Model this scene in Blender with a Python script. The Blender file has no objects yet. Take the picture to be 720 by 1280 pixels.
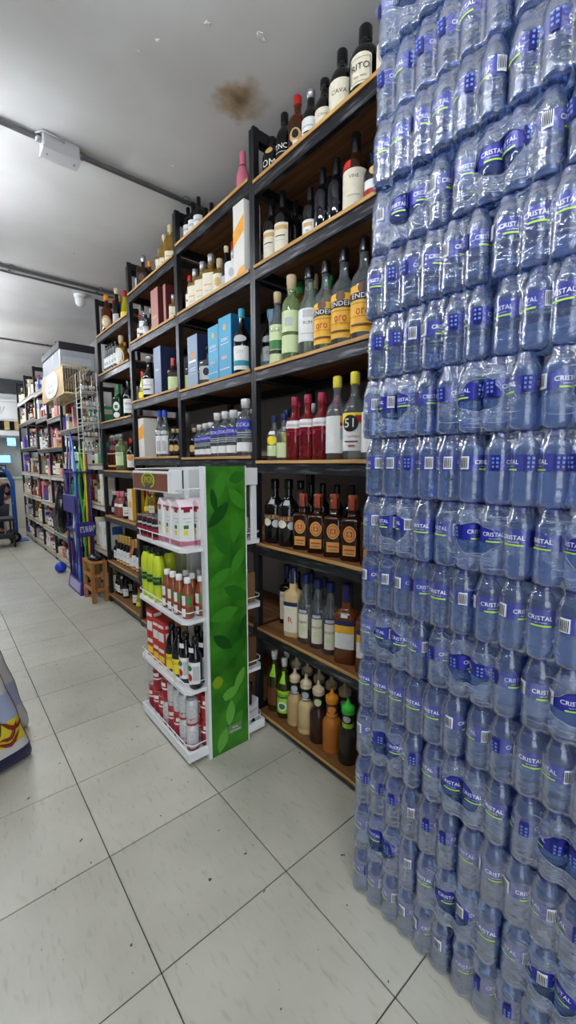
import bpy, bmesh, math, random
from mathutils import Matrix, Vector

random.seed(7)
SC = bpy.context.scene
COL = SC.collection
PI = math.pi
sin, cos, rad = math.sin, math.cos, math.radians

# ------------------------------------------------------------------ camera
CAM_H, YAW, PITCH, ROLL, FPX = 1.2469, 0.70016, 0.11648, -0.0019, 520.22
cam_data = bpy.data.cameras.new('camera')
cam_data.sensor_fit = 'VERTICAL'
cam_data.sensor_height = 36.0
cam_data.lens = FPX / 1280.0 * 36.0
cam_data.clip_start = 0.02
cam = bpy.data.objects.new('camera', cam_data)
COL.objects.link(cam)
fw = Vector((sin(YAW) * cos(PITCH), cos(YAW) * cos(PITCH), -sin(PITCH)))
rt = Vector((cos(YAW), -sin(YAW), 0))
up = rt.cross(fw)
r2 = rt * cos(ROLL) + up * sin(ROLL)
u2 = up * cos(ROLL) - rt * sin(ROLL)
m = Matrix((r2, u2, -fw)).transposed().to_4x4()
m.translation = Vector((0, 0, CAM_H))
cam.matrix_world = m
SC.camera = cam

# ------------------------------------------------------------------ world, light, exposure
world = bpy.data.worlds.new('world')
SC.world = world
world.use_nodes = True
world.node_tree.nodes['Background'].inputs[0].default_value = (0.86, 0.93, 1.0, 1)
world.node_tree.nodes['Background'].inputs[1].default_value = 2.0     # fill daylight let in by the entrance opening added behind the camera
SC.view_settings.view_transform = 'Standard'
SC.view_settings.look = 'None'
SC.view_settings.gamma = 1.0
SC.view_settings.use_curve_mapping = False
SC.view_settings.exposure = 0.9
LAMP_POWER = 58.0         # emission strength of the fluorescent tubes
LAMPS = [(-0.10, -0.85), (-0.03, 0.75), (0.0, 2.6), (0.08, 4.3), (0.2, 5.8), (0.2, 7.2), (0.2, 8.6), (0.4, 9.55)]   # tube centres (x, y) under the ceiling
CEIL = 2.695

# ------------------------------------------------------------------ materials
MATS = {}


def lin(c):
    return tuple(((x / 255.0) / 12.92 if x / 255.0 <= 0.04045 else ((x / 255.0 + 0.055) / 1.055) ** 2.4) for x in c)


def mat(name, rgb, rough=0.5, metal=0.0, trans=0.0, ior=1.45, alpha=1.0, emit=0.0, coat=0.0, spec=0.5,
        var=0.0, vscale=30.0, bump=0.0, bscale=80.0):
    if name in MATS:
        return MATS[name]
    mt = bpy.data.materials.new(name)
    mt.use_nodes = True
    nt = mt.node_tree
    b = nt.nodes['Principled BSDF']
    c = lin(rgb)
    b.inputs['Base Color'].default_value = (*c, 1)
    b.inputs['Roughness'].default_value = rough
    b.inputs['Metallic'].default_value = metal
    b.inputs['Transmission Weight'].default_value = trans
    b.inputs['IOR'].default_value = ior
    b.inputs['Alpha'].default_value = alpha
    b.inputs['Coat Weight'].default_value = coat
    b.inputs['Specular IOR Level'].default_value = spec
    if emit:
        b.inputs['Emission Color'].default_value = (*c, 1)
        b.inputs['Emission Strength'].default_value = emit
    if var or bump:
        tc = nt.nodes.new('ShaderNodeTexCoord')
        nz = nt.nodes.new('ShaderNodeTexNoise')
        nz.inputs['Scale'].default_value = vscale
        nz.inputs['Detail'].default_value = 4
        nt.links.new(tc.outputs['Object'], nz.inputs['Vector'])
        if var:
            cr = nt.nodes.new('ShaderNodeValToRGB')
            lo = [max(0, x * (1 - var)) for x in c]
            hi = [min(1, x * (1 + var)) for x in c]
            cr.color_ramp.elements[0].position = 0.3
            cr.color_ramp.elements[1].position = 0.7
            cr.color_ramp.elements[0].color = (*lo, 1)
            cr.color_ramp.elements[1].color = (*hi, 1)
            nt.links.new(nz.outputs['Fac'], cr.inputs['Fac'])
            nt.links.new(cr.outputs['Color'], b.inputs['Base Color'])
        if bump:
            n2 = nt.nodes.new('ShaderNodeTexNoise')
            n2.inputs['Scale'].default_value = bscale
            nt.links.new(tc.outputs['Object'], n2.inputs['Vector'])
            bp = nt.nodes.new('ShaderNodeBump')
            bp.inputs['Strength'].default_value = bump
            bp.inputs['Distance'].default_value = 0.004
            nt.links.new(n2.outputs['Fac'], bp.inputs['Height'])
            nt.links.new(bp.outputs['Normal'], b.inputs['Normal'])
    MATS[name] = mt
    return mt


def glassy(name, tint, see=0.6, rough=0.04, body=None):
    """clear container: tinted see-through wall with a Fresnel gloss, and a share (1 - see) of cloudy body colour"""
    if name in MATS:
        return MATS[name]
    mt = bpy.data.materials.new(name)
    mt.use_nodes = True
    nt = mt.node_tree
    b = nt.nodes['Principled BSDF']
    out = nt.nodes['Material Output']
    b.inputs['Base Color'].default_value = (*lin(body or tint), 1)
    b.inputs['Roughness'].default_value = rough
    tr = nt.nodes.new('ShaderNodeBsdfTransparent')
    tr.inputs['Color'].default_value = (*lin(tint), 1)
    gl = nt.nodes.new('ShaderNodeBsdfGlossy')
    gl.inputs['Roughness'].default_value = rough
    fr = nt.nodes.new('ShaderNodeFresnel')
    fr.inputs['IOR'].default_value = 1.6
    m1 = nt.nodes.new('ShaderNodeMixShader')
    nt.links.new(fr.outputs[0], m1.inputs[0])
    nt.links.new(tr.outputs[0], m1.inputs[1])
    nt.links.new(gl.outputs[0], m1.inputs[2])
    mx = nt.nodes.new('ShaderNodeMixShader')
    mx.inputs[0].default_value = see
    nt.links.new(b.outputs[0], mx.inputs[1])
    nt.links.new(m1.outputs[0], mx.inputs[2])
    nt.links.new(mx.outputs[0], out.inputs['Surface'])
    MATS[name] = mt
    return mt


# ------------------------------------------------------------------ mesh builder
class MB:
    def __init__(s):
        s.v, s.f, s.mi, s.sm, s.mats = [], [], [], [], []

    def slot(s, mt):
        if mt not in s.mats:
            s.mats.append(mt)
        return s.mats.index(mt)

    def add(s, verts, faces, mt, smooth=False):
        o = len(s.v)
        k = s.slot(mt)
        s.v += [tuple(p) for p in verts]
        for f in faces:
            s.f.append(tuple(i + o for i in f))
            s.mi.append(k)
            s.sm.append(smooth)
        return s

    def box(s, x0, x1, y0, y1, z0, z1, mt, bev=0.0):
        if bev <= 0:
            P = [(x0, y0, z0), (x1, y0, z0), (x1, y1, z0), (x0, y1, z0), (x0, y0, z1), (x1, y0, z1), (x1, y1, z1), (x0, y1, z1)]
            F = [(3, 2, 1, 0), (4, 5, 6, 7), (0, 1, 5, 4), (1, 2, 6, 5), (2, 3, 7, 6), (3, 0, 4, 7)]
            return s.add(P, F, mt)
        bm = bmesh.new()
        bmesh.ops.create_cube(bm, size=1.0)
        for v in bm.verts:
            v.co = Vector(((x0 + x1) / 2 + v.co.x * (x1 - x0), (y0 + y1) / 2 + v.co.y * (y1 - y0), (z0 + z1) / 2 + v.co.z * (z1 - z0)))
        bmesh.ops.bevel(bm, geom=list(bm.edges), offset=bev, segments=1, affect='EDGES')
        bm.verts.index_update()
        P = [v.co[:] for v in bm.verts]
        F = [[v.index for v in f.verts] for f in bm.faces]
        bm.free()
        return s.add(P, F, mt)

    def lathe(s, prof, mt, n=16, sq=2.0, c=(0, 0, 0), smooth=True, asp=1.0):
        P, F = [], []
        for r, z in prof:
            for i in range(n):
                a = 2 * PI * (i + 0.5) / n
                k = se(a, sq)
                P.append((c[0] + r * k * cos(a), c[1] + r * k * sin(a) * asp, c[2] + z))
        for j in range(len(prof) - 1):
            for i in range(n):
                i2 = (i + 1) % n
                F.append((j * n + i, j * n + i2, (j + 1) * n + i2, (j + 1) * n + i))
        if prof[0][0] > 1e-6:
            F.append(tuple(range(n - 1, -1, -1)))
        if prof[-1][0] > 1e-6:
            F.append(tuple((len(prof) - 1) * n + i for i in range(n)))
        return s.add(P, F, mt, smooth)

    def tube(s, pts, r, mt, n=6, smooth=True):
        pts = [Vector(p) for p in pts]
        P, F = [], []
        L = len(pts)
        prev = None
        for i, p in enumerate(pts):
            t = (pts[min(i + 1, L - 1)] - pts[max(i - 1, 0)]).normalized()
            ref = Vector((0, 0, 1)) if abs(t.z) < 0.9 else Vector((1, 0, 0))
            a = t.cross(ref).normalized()
            if prev is not None and a.dot(prev) < 0:
                a = -a
            prev = a
            b = t.cross(a)
            rr = r[i] if isinstance(r, (list, tuple)) else r
            for k in range(n):
                q = p + (a * cos(2 * PI * k / n) + b * sin(2 * PI * k / n)) * rr
                P.append(q[:])
        for i in range(L - 1):
            for k in range(n):
                k2 = (k + 1) % n
                F.append((i * n + k, i * n + k2, (i + 1) * n + k2, (i + 1) * n + k))
        F.append(tuple(range(n - 1, -1, -1)))
        F.append(tuple((L - 1) * n + k for k in range(n)))
        return s.add(P, F, mt, smooth)

    def quad(s, a, b, c, d, mt):
        return s.add([a, b, c, d], [(0, 1, 2, 3)], mt)

    def mesh(s, name):
        me = bpy.data.meshes.new(name)
        me.from_pydata(s.v, [], s.f)
        for mt in s.mats:
            me.materials.append(mt)
        me.polygons.foreach_set('material_index', s.mi)
        me.polygons.foreach_set('use_smooth', s.sm)
        me.update()
        return me

    def build(s, name, parent=None, loc=(0, 0, 0)):
        return link(name, s.mesh(name), parent, loc)


def se(a, e):
    """superellipse radius factor (e = 2 circle, larger = squarer; reaches 1 on the axes)"""
    if e == 2.0:
        return 1.0
    return (abs(cos(a)) ** e + abs(sin(a)) ** e) ** (-1.0 / e)


def link(name, me, parent=None, loc=(0, 0, 0)):
    o = bpy.data.objects.new(name, me)
    COL.objects.link(o)
    if parent is not None:
        o.parent = parent
    o.location = loc
    return o


def tag(o, label, cat, group=None):
    o['label'] = label
    o['category'] = cat
    if group:
        o['group'] = group
    return o


def thing(name, label, cat, loc=(0, 0, 0), rotz=0.0, group=None):
    o = bpy.data.objects.new(name, None)
    COL.objects.link(o)
    o.empty_display_size = 0.05
    o.location = loc
    o.rotation_euler = (0, 0, rotz)
    return tag(o, label, cat, group)


def struct(o, label=None):
    o['kind'] = 'structure'
    if label:
        o['label'] = label
    return o


def dup(root, loc, rotz, label, scale=1.0):
    r = root.copy()
    COL.objects.link(r)
    r.location = loc
    r.rotation_euler = (0, 0, rotz)
    r.scale = (scale, scale, scale)
    r['label'] = label
    for ch in root.children:
        c = ch.copy()
        COL.objects.link(c)
        c.parent = r
        for g in ch.children:
            d = g.copy()
            COL.objects.link(d)
            d.parent = c
    return r


# flat text -> triangles (built-in font), cached
TXT = {}


def text2d(s):
    if s in TXT:
        return TXT[s]
    cu = bpy.data.curves.new('lettering', 'FONT')
    cu.body = s
    cu.size = 1.0
    cu.align_x = 'CENTER'
    cu.align_y = 'CENTER'
    cu.resolution_u = 2
    ob = bpy.data.objects.new('lettering', cu)
    COL.objects.link(ob)
    dg = bpy.context.evaluated_depsgraph_get()
    me = ob.evaluated_get(dg).to_mesh()
    me.calc_loop_triangles()
    V = [(v.co.x, v.co.y) for v in me.vertices]
    F = [tuple(t.vertices) for t in me.loop_triangles]
    ob.evaluated_get(dg).to_mesh_clear()
    bpy.data.objects.remove(ob)
    bpy.data.curves.remove(cu)
    if V:
        h = max(v[1] for v in V) - min(v[1] for v in V)
        V = [(x / h, y / h) for x, y in V]      # letter height 1
    TXT[s] = (V, F)
    return TXT[s]


def text_flat(mb, s, origin, ux, uy, size, mt, width=None):
    V, F = text2d(s)
    if not V:
        return
    o, ux, uy = Vector(origin), Vector(ux), Vector(uy)
    kx = size
    if width:
        w = max(v[0] for v in V) - min(v[0] for v in V)
        kx = width / w
    mb.add([(o + ux * (x * kx) + uy * (y * size))[:] for x, y in V], F, mt)


ORD = ['first', 'second', 'third', 'fourth', 'fifth', 'sixth', 'seventh', 'eighth', 'ninth', 'tenth', 'eleventh', 'twelfth',
       'thirteenth', 'fourteenth', 'fifteenth', 'sixteenth', 'seventeenth', 'eighteenth', 'nineteenth', 'twentieth']

# ------------------------------------------------------------------ room materials
def floor_tile_mat():
    mt = mat('floor_tile', (196, 195, 184), rough=0.32)
    nt = mt.node_tree
    b = nt.nodes['Principled BSDF']
    g = nt.nodes.new('ShaderNodeNewGeometry')
    oi = nt.nodes.new('ShaderNodeObjectInfo')
    n1 = nt.nodes.new('ShaderNodeTexNoise'); n1.inputs['Scale'].default_value = 3.0; n1.inputs['Detail'].default_value = 6
    n2 = nt.nodes.new('ShaderNodeTexNoise'); n2.inputs['Scale'].default_value = 38.0; n2.inputs['Detail'].default_value = 2
    n3 = nt.nodes.new('ShaderNodeTexNoise'); n3.inputs['Scale'].default_value = 14.0; n3.inputs['Detail'].default_value = 8
    mp = nt.nodes.new('ShaderNodeMapping'); mp.inputs['Scale'].default_value = (5.0, 1.2, 1.0); mp.inputs['Rotation'].default_value = (0, 0, 0.5)
    nt.links.new(g.outputs['Position'], n1.inputs['Vector'])
    nt.links.new(g.outputs['Position'], n2.inputs['Vector'])
    nt.links.new(g.outputs['Position'], mp.inputs['Vector'])
    nt.links.new(mp.outputs['Vector'], n3.inputs['Vector'])
    r1 = nt.nodes.new('ShaderNodeValToRGB')
    r1.color_ramp.elements[0].position = 0.3; r1.color_ramp.elements[1].position = 0.72
    r1.color_ramp.elements[0].color = (*lin((170, 167, 152)), 1)
    r1.color_ramp.elements[1].color = (*lin((192, 189, 175)), 1)
    nt.links.new(n1.outputs['Fac'], r1.inputs['Fac'])
    r2_ = nt.nodes.new('ShaderNodeValToRGB')           # dark specks of dirt
    r2_.color_ramp.elements[0].position = 0.725; r2_.color_ramp.elements[1].position = 0.745
    r2_.color_ramp.elements[0].color = (1, 1, 1, 1); r2_.color_ramp.elements[1].color = (0.12, 0.1, 0.07, 1)
    nt.links.new(n2.outputs['Fac'], r2_.inputs['Fac'])
    r3 = nt.nodes.new('ShaderNodeValToRGB')            # faint scuffs
    r3.color_ramp.elements[0].position = 0.56; r3.color_ramp.elements[1].position = 0.75
    r3.color_ramp.elements[0].color = (1, 1, 1, 1); r3.color_ramp.elements[1].color = (0.80, 0.79, 0.74, 1)
    nt.links.new(n3.outputs['Fac'], r3.inputs['Fac'])
    m1 = nt.nodes.new('ShaderNodeMix'); m1.data_type = 'RGBA'; m1.blend_type = 'MULTIPLY'; m1.inputs[0].default_value = 1
    m2 = nt.nodes.new('ShaderNodeMix'); m2.data_type = 'RGBA'; m2.blend_type = 'MULTIPLY'; m2.inputs[0].default_value = 1
    nt.links.new(r1.outputs[0], m1.inputs[6]); nt.links.new(r2_.outputs[0], m1.inputs[7])
    nt.links.new(m1.outputs[2], m2.inputs[6]); nt.links.new(r3.outputs[0], m2.inputs[7])
    hv = nt.nodes.new('ShaderNodeHueSaturation')
    mr = nt.nodes.new('ShaderNodeMapRange'); mr.inputs['To Min'].default_value = 0.94; mr.inputs['To Max'].default_value = 1.05
    nt.links.new(oi.outputs['Random'], mr.inputs['Value']); nt.links.new(mr.outputs[0], hv.inputs['Value'])
    nt.links.new(m2.outputs[2], hv.inputs['Color']); nt.links.new(hv.outputs[0], b.inputs['Base Color'])
    rr = nt.nodes.new('ShaderNodeMapRange'); rr.inputs['To Min'].default_value = 0.2; rr.inputs['To Max'].default_value = 0.45
    nt.links.new(n3.outputs['Fac'], rr.inputs['Value']); nt.links.new(rr.outputs[0], b.inputs['Roughness'])
    bp = nt.nodes.new('ShaderNodeBump'); bp.inputs['Strength'].default_value = 0.05; bp.inputs['Distance'].default_value = 0.01
    nt.links.new(n3.outputs['Fac'], bp.inputs['Height']); nt.links.new(bp.outputs['Normal'], b.inputs['Normal'])
    return mt


def ceiling_mat():
    mt = mat('ceiling_plaster', (196, 194, 190), rough=0.75)
    nt = mt.node_tree
    b = nt.nodes['Principled BSDF']
    g = nt.nodes.new('ShaderNodeNewGeometry')
    n1 = nt.nodes.new('ShaderNodeTexNoise'); n1.inputs['Scale'].default_value = 2.2; n1.inputs['Detail'].default_value = 7
    nt.links.new(g.outputs['Position'], n1.inputs['Vector'])
    r1 = nt.nodes.new('ShaderNodeValToRGB')
    r1.color_ramp.elements[0].position = 0.3; r1.color_ramp.elements[1].position = 0.7
    r1.color_ramp.elements[0].color = (*lin((188, 186, 182)), 1)
    r1.color_ramp.elements[1].color = (*lin((204, 203, 200)), 1)
    nt.links.new(n1.outputs['Fac'], r1.inputs['Fac'])
    # water stain (a real mark, about 15 cm across)
    sub = nt.nodes.new('ShaderNodeVectorMath'); sub.operation = 'DISTANCE'
    sub.inputs[1].default_value = (1.05, 1.545, CEIL)
    nt.links.new(g.outputs['Position'], sub.inputs[0])
    n2 = nt.nodes.new('ShaderNodeTexNoise'); n2.inputs['Scale'].default_value = 16; n2.inputs['Detail'].default_value = 5
    nt.links.new(g.outputs['Position'], n2.inputs['Vector'])
    ad = nt.nodes.new('ShaderNodeMath'); ad.operation = 'MULTIPLY_ADD'; ad.inputs[1].default_value = 0.16
    nt.links.new(n2.outputs['Fac'], ad.inputs[0]); nt.links.new(sub.outputs['Value'], ad.inputs[2])
    r2_ = nt.nodes.new('ShaderNodeValToRGB')
    r2_.color_ramp.elements[0].position = 0.075; r2_.color_ramp.elements[1].position = 0.20
    r2_.color_ramp.elements[0].color = (0.30, 0.20, 0.12, 1); r2_.color_ramp.elements[1].color = (1, 1, 1, 1)
    e = r2_.color_ramp.elements.new(0.13); e.color = (0.62, 0.47, 0.30, 1)
    nt.links.new(ad.outputs[0], r2_.inputs['Fac'])
    m1 = nt.nodes.new('ShaderNodeMix'); m1.data_type = 'RGBA'; m1.blend_type = 'MULTIPLY'; m1.inputs[0].default_value = 1
    nt.links.new(r1.outputs[0], m1.inputs[6]); nt.links.new(r2_.outputs[0], m1.inputs[7])
    nt.links.new(m1.outputs[2], b.inputs['Base Color'])
    bp = nt.nodes.new('ShaderNodeBump'); bp.inputs['Strength'].default_value = 0.15; bp.inputs['Distance'].default_value = 0.01
    nt.links.new(n1.outputs['Fac'], bp.inputs['Height']); nt.links.new(bp.outputs['Normal'], b.inputs['Normal'])
    return mt


M_WALL = mat('painted_wall', (100, 97, 94), rough=0.8, var=0.06, vscale=3)
M_BLACK = mat('black_steel', (20, 21, 24), rough=0.38, var=0.35, vscale=25, bump=0.1, bscale=120, spec=0.6)
M_WORN = mat('worn_black_beam', (62, 63, 68), rough=0.34, metal=0.4, var=0.75, vscale=40, bump=0.12, bscale=150, spec=0.7)
nt_ = M_WORN.node_tree
for nd in nt_.nodes:                       # scuffed streaks where the black paint has worn to bright metal
    if nd.type == 'VALTORGB':
        nd.color_ramp.elements[0].position = 0.52
        nd.color_ramp.elements[1].position = 0.78
        nd.color_ramp.elements[0].color = (*lin((36, 37, 41)), 1)
        nd.color_ramp.elements[1].color = (*lin((128, 130, 136)), 1)
mp_ = nt_.nodes.new('ShaderNodeMapping')
mp_.inputs['Scale'].default_value = (0.9, 0.2, 2.2)
for nd in list(nt_.nodes):
    if nd.type == 'TEX_COORD':
        for nz_ in nt_.nodes:
            if nz_.type == 'TEX_NOISE' and abs(nz_.inputs['Scale'].default_value - 40) < 1:
                nt_.links.new(nd.outputs['Object'], mp_.inputs['Vector'])
                nt_.links.new(mp_.outputs[0], nz_.inputs['Vector'])
M_WHITE = mat('white_enamel', (222, 222, 220), rough=0.35)
M_STEEL = mat('galvanised_steel', (150, 150, 152), rough=0.4, metal=0.7, var=0.15, vscale=20)


def wood_mat(name, a, b_, axis=1):
    mt = mat(name, a, rough=0.6)
    nt = mt.node_tree
    b = nt.nodes['Principled BSDF']
    tc = nt.nodes.new('ShaderNodeTexCoord')
    mp = nt.nodes.new('ShaderNodeMapping')
    mp.inputs['Scale'].default_value = (60, 3, 60) if axis == 1 else (60, 60, 3)
    nz = nt.nodes.new('ShaderNodeTexNoise'); nz.inputs['Scale'].default_value = 1.0; nz.inputs['Detail'].default_value = 5
    nt.links.new(tc.outputs['Object'], mp.inputs['Vector']); nt.links.new(mp.outputs[0], nz.inputs['Vector'])
    cr = nt.nodes.new('ShaderNodeValToRGB')
    cr.color_ramp.elements[0].position = 0.3; cr.color_ramp.elements[1].position = 0.7
    cr.color_ramp.elements[0].color = (*lin(b_), 1); cr.color_ramp.elements[1].color = (*lin(a), 1)
    nt.links.new(nz.outputs['Fac'], cr.inputs['Fac']); nt.links.new(cr.outputs[0], b.inputs['Base Color'])
    bp = nt.nodes.new('ShaderNodeBump'); bp.inputs['Strength'].default_value = 0.15; bp.inputs['Distance'].default_value = 0.003
    nt.links.new(nz.outputs['Fac'], bp.inputs['Height']); nt.links.new(bp.outputs['Normal'], b.inputs['Normal'])
    return mt


M_PLANK = wood_mat('brown_plank_face', (142, 96, 54), (94, 60, 32))
M_SAWN = wood_mat('raw_sawn_edge', (206, 164, 100), (160, 116, 62))
M_PLANK2 = wood_mat('pale_worn_plank', (196, 178, 150), (150, 128, 100))
M_CRATE = wood_mat('orange_crate_wood', (188, 128, 70), (140, 88, 42), axis=2)

# ------------------------------------------------------------------ floor, ceiling, walls
X0, X1, Y0, Y1 = -2.3, 1.56, -1.6, 10.2
M_GROUT = mat('dark_grout', (74, 72, 66), rough=0.9)
fl = struct(MB().box(X0, X1, Y0, Y1, -0.06, -0.0035, M_GROUT).build('floor'), 'off-white square floor tiles with thin dark joints')
T = 0.4
tile_me = MB().box(-T / 2 + 0.0016, T / 2 - 0.0016, -T / 2 + 0.0016, T / 2 - 0.0016, -0.01, 0.0, floor_tile_mat(), bev=0.0012).mesh('tile')
GX, GY = 0.3318, 0.8808
n_t = 0
for i in range(-7, 4):
    for j in range(-7, 24):
        cx, cy = GX + (i + 0.5) * T, GY + (j + 0.5) * T
        if cx - T / 2 > X1 - 0.02 or cx < X0 or cy > Y1 or cy < Y0:
            continue
        t_ = link('tile', tile_me, fl, (cx, cy, 0))
        t_.rotation_euler = (0, 0, (n_t % 4) * PI / 2)
        n_t += 1
ce = struct(MB().box(X0, X1, Y0, Y1, CEIL, CEIL + 0.1, ceiling_mat()).build('ceiling'), 'off-white plaster ceiling with a brown damp stain')
M_FLAKE = mat('peeling_paint', (214, 213, 210), rough=0.7)
for k, (fx, fy, fr) in enumerate([(0.62, 1.35, 0.012), (0.70, 1.52, 0.008), (0.96, 1.28, 0.016), (0.66, 1.60, 0.006), (0.80, 1.36, 0.01), (1.00, 2.06, 0.007), (0.84, 3.3, 0.01), (0.9, 4.6, 0.012)]):
    mb = MB()
    P = [(fr * (1 + 0.35 * sin(5 * q + k)) * cos(q * PI / 4), fr * (0.7 + 0.3 * cos(3 * q + k)) * sin(q * PI / 4), -0.001 - 0.003 * (q % 3 == 0)) for q in range(8)]
    mb.add(P + [(x, y, 0) for x, y, z in P], [tuple(range(7, -1, -1))] + [(q, (q + 1) % 8, 8 + (q + 1) % 8, 8 + q) for q in range(8)], M_FLAKE)
    mb.build('paint_flake', ce, (fx, fy, CEIL))
M_WALLR = mat('grey_rack_wall', (146, 142, 138), rough=0.8, var=0.06, vscale=3)
struct(MB().box(X1, X1 + 0.1, Y0, Y1, 0, CEIL, M_WALLR).build('wall_right'), 'grey wall behind the shelving racks')
struct(MB().box(X0 - 0.1, X0, Y0, Y1, 0, CEIL, M_WALL).build('wall_left'), 'plain wall across the aisle')
struct(MB().box(X0, -1.75, Y0 - 0.1, Y0, 0, CEIL, M_WALL).box(0.25, X1, Y0 - 0.1, Y0, 0, CEIL, M_WALL).box(-1.75, 0.25, Y0 - 0.1, Y0, 2.2, CEIL, M_WALL).build('wall_front'), 'wall behind the viewer with an unseen opening added to let in daylight')  # opening is added, out of view, for frontal light on the water stack
M_PAVE = mat('grey_pavement', (120, 118, 112), rough=0.9, var=0.1, vscale=6)
struct(MB().box(X0 - 2, X1 + 2, Y0 - 4, Y0 - 0.001, -0.07, -0.004, M_PAVE).build('floor_outside'), 'grey pavement outside the added unseen opening')
M_ENDWALL = mat('end_wall_paint', (205, 208, 206), rough=0.7, var=0.04, vscale=2)
struct(MB().box(X0, X1, Y1, Y1 + 0.1, 0, CEIL, M_ENDWALL).build('wall_back'), 'pale wall at the far end of the aisle')
M_BEAM = mat('dark_ceiling_beam', (66, 68, 70), rough=0.6)
struct(MB().box(X0, X1, 8.75, 8.95, 2.47, CEIL, M_BEAM).box(X0, X1, 9.0, 9.1, 2.55, CEIL, M_BEAM).build('trim_1'), 'dark beam across the ceiling at the far end')

# ------------------------------------------------------------------ fluorescent fittings along the aisle
M_TUBE = mat('tube_light', (240, 246, 255), rough=0.4, emit=LAMP_POWER)
lamp_proto = None
for k, (lx, ly) in enumerate(LAMPS):
    lab = 'white batten light with glowing tube, %s along the ceiling %s' % (ORD[k % 8], 'over the aisle' if lx > -1 else 'by the left wall')
    if lamp_proto is None:
        lamp_proto = thing('ceiling_light', lab, 'light', (lx, ly, CEIL), 0, 'batten lights on the ceiling')
        MB().box(-0.018, 0.018, -0.56, 0.56, -0.26, -0.23, M_WHITE, 0.004).build('housing', lamp_proto)
        MB().tube([(0, -0.53, -0.282), (0, 0.53, -0.282)], 0.017, M_TUBE, 10).build('tube', lamp_proto)
        for s_ in (-1, 1):
            MB().box(-0.02, 0.02, s_ * 0.545 - 0.012, s_ * 0.545 + 0.012, -0.30, -0.26, M_WHITE).build('tube_holder', lamp_proto)
            MB().tube([(0, s_ * 0.4, -0.23), (0, s_ * 0.4, 0)], 0.005, M_STEEL, 6).build('drop_rod', lamp_proto)
    else:
        dup(lamp_proto, (lx, ly, CEIL), 0, lab)

# ------------------------------------------------------------------ conduits, junction box, dome camera
M_COND = mat('grey_conduit', (128, 128, 130), rough=0.45, metal=0.4, var=0.12, vscale=15)


def conduit(y, x0, x1, z, r, label):
    t_ = thing('ceiling_conduit', label, 'conduit', (0, y, z), 0, 'conduits across the ceiling')
    MB().tube([(x0, 0, 0), (x1, 0, 0)], r, M_COND, 10).build('pipe', t_)
    x = x0 + 0.35
    while x < x1:
        MB().box(x - 0.009, x + 0.009, -r - 0.012, r + 0.012, -r * 0.2, CEIL - z, M_COND).build('clip', t_)
        x += 0.62
    return t_


conduit(2.255, X0 + 0.01, 1.30, CEIL - 0.016, 0.0125, 'grey metal conduit pipe joined to the junction box')
conduit(3.80, X0 + 0.01, 1.30, CEIL - 0.014, 0.012, 'grey conduit pipe beside the white ceiling camera, nearer one')
conduit(3.90, X0 + 0.01, 1.30, CEIL - 0.012, 0.008, 'thin grey conduit pipe running behind the thicker one by the camera')
conduit(5.95, X0 + 0.01, 1.30, CEIL - 0.012, 0.010, 'thin dark conduit pipe far along the ceiling')
jb = thing('junction_box', 'grey metal junction box on the nearest ceiling conduit', 'junction box', (0.545, 2.255, CEIL - 0.062))
M_JB = mat('junction_box_grey', (186, 186, 186), rough=0.4, metal=0.2)
MB().box(-0.075, 0.075, -0.04, 0.04, 0.0, 0.0615, M_JB, 0.004).build('box_body', jb)
MB().box(-0.078, 0.078, -0.043, 0.043, -0.006, 0.003, M_JB, 0.002).build('cover', jb)
for s_ in (-1, 1):
    MB().lathe([(0.004, 0), (0.004, 0.004)], M_STEEL, 8, c=(s_ * 0.055, 0, -0.0095)).build('screw', jb)
    MB().tube([(s_ * 0.076, 0, 0.046), (s_ * 0.098, 0, 0.046)], 0.0165, M_STEEL, 10).build('connector', jb)
MB().tube([(-0.10, -0.022, 0.05), (-0.075, -0.046, 0.055), (-0.03, -0.052, 0.05), (0.01, -0.044, 0.045)], 0.004, mat('grey_cable', (170, 172, 176), rough=0.5), 6).build('cable', jb)
dc = thing('dome_camera', 'small white dome security camera under the ceiling', 'camera', (1.07, 4.05, CEIL))
MB().lathe([(0.05, -0.02), (0.05, 0.0)], M_WHITE, 18).build('base', dc)
MB().lathe([(0.006, -0.10), (0.026, -0.095), (0.04, -0.075), (0.044, -0.05), (0.042, -0.02)], mat('dome_white', (214, 214, 210), rough=0.25), 18).build('dome', dc)

# ------------------------------------------------------------------ shelving racks
RX0, RX1 = 1.13, 1.50            # front and back of the racks
RACKS = {   # key: (near y, far y, post top z, shelf heights, words)
    'R': (0.800, 1.582, 2.66, [2.44, 2.10, 1.67, 1.26, .88, .47, .045], "nearest rack"),
    '2': (1.582, 2.335, 2.655, [2.47, 2.10, 1.673, 1.283, .88, .47, .06], "second rack"),
    '3': (2.335, 3.095, 2.645, [2.43, 2.10, 1.693, 1.293, .88, .47, .06], "third rack"),
    '4': (3.095, 3.865, 2.62, [2.315, 1.998, 1.602, 1.192, .796, .387, .08], "fourth rack"),
    '5': (3.865, 4.62, 2.04, [1.62, 1.25, .88, .47, .08], "fifth rack"),
    '6': (4.62, 5.36, 2.04, [1.62, 1.25, .88, .47, .08], "sixth rack"),
    '7': (5.36, 6.08, 2.60, [2.22, 1.80, 1.45, 1.10, .74, .38, .08], "seventh rack"),
    '8': (6.08, 6.85, 2.59, [2.22, 1.86, 1.45, 1.10, .74, .38, .08], "eighth rack"),
    '9': (6.85, 7.60, 2.585, [2.24, 1.90, 1.50, 1.12, .76, .40, .08], "ninth rack"),
    '0': (7.60, 8.40, 2.585, [2.24, 1.90, 1.50, 1.12, .76, .40, .08], "farthest rack"),
}
M_CREAMBEAM = mat('cream_painted_beam', (208, 204, 194), rough=0.5, var=0.15, vscale=30)
M_TEAL = mat('teal_painted_beam', (96, 150, 146), rough=0.5, var=0.15, vscale=30)
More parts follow.
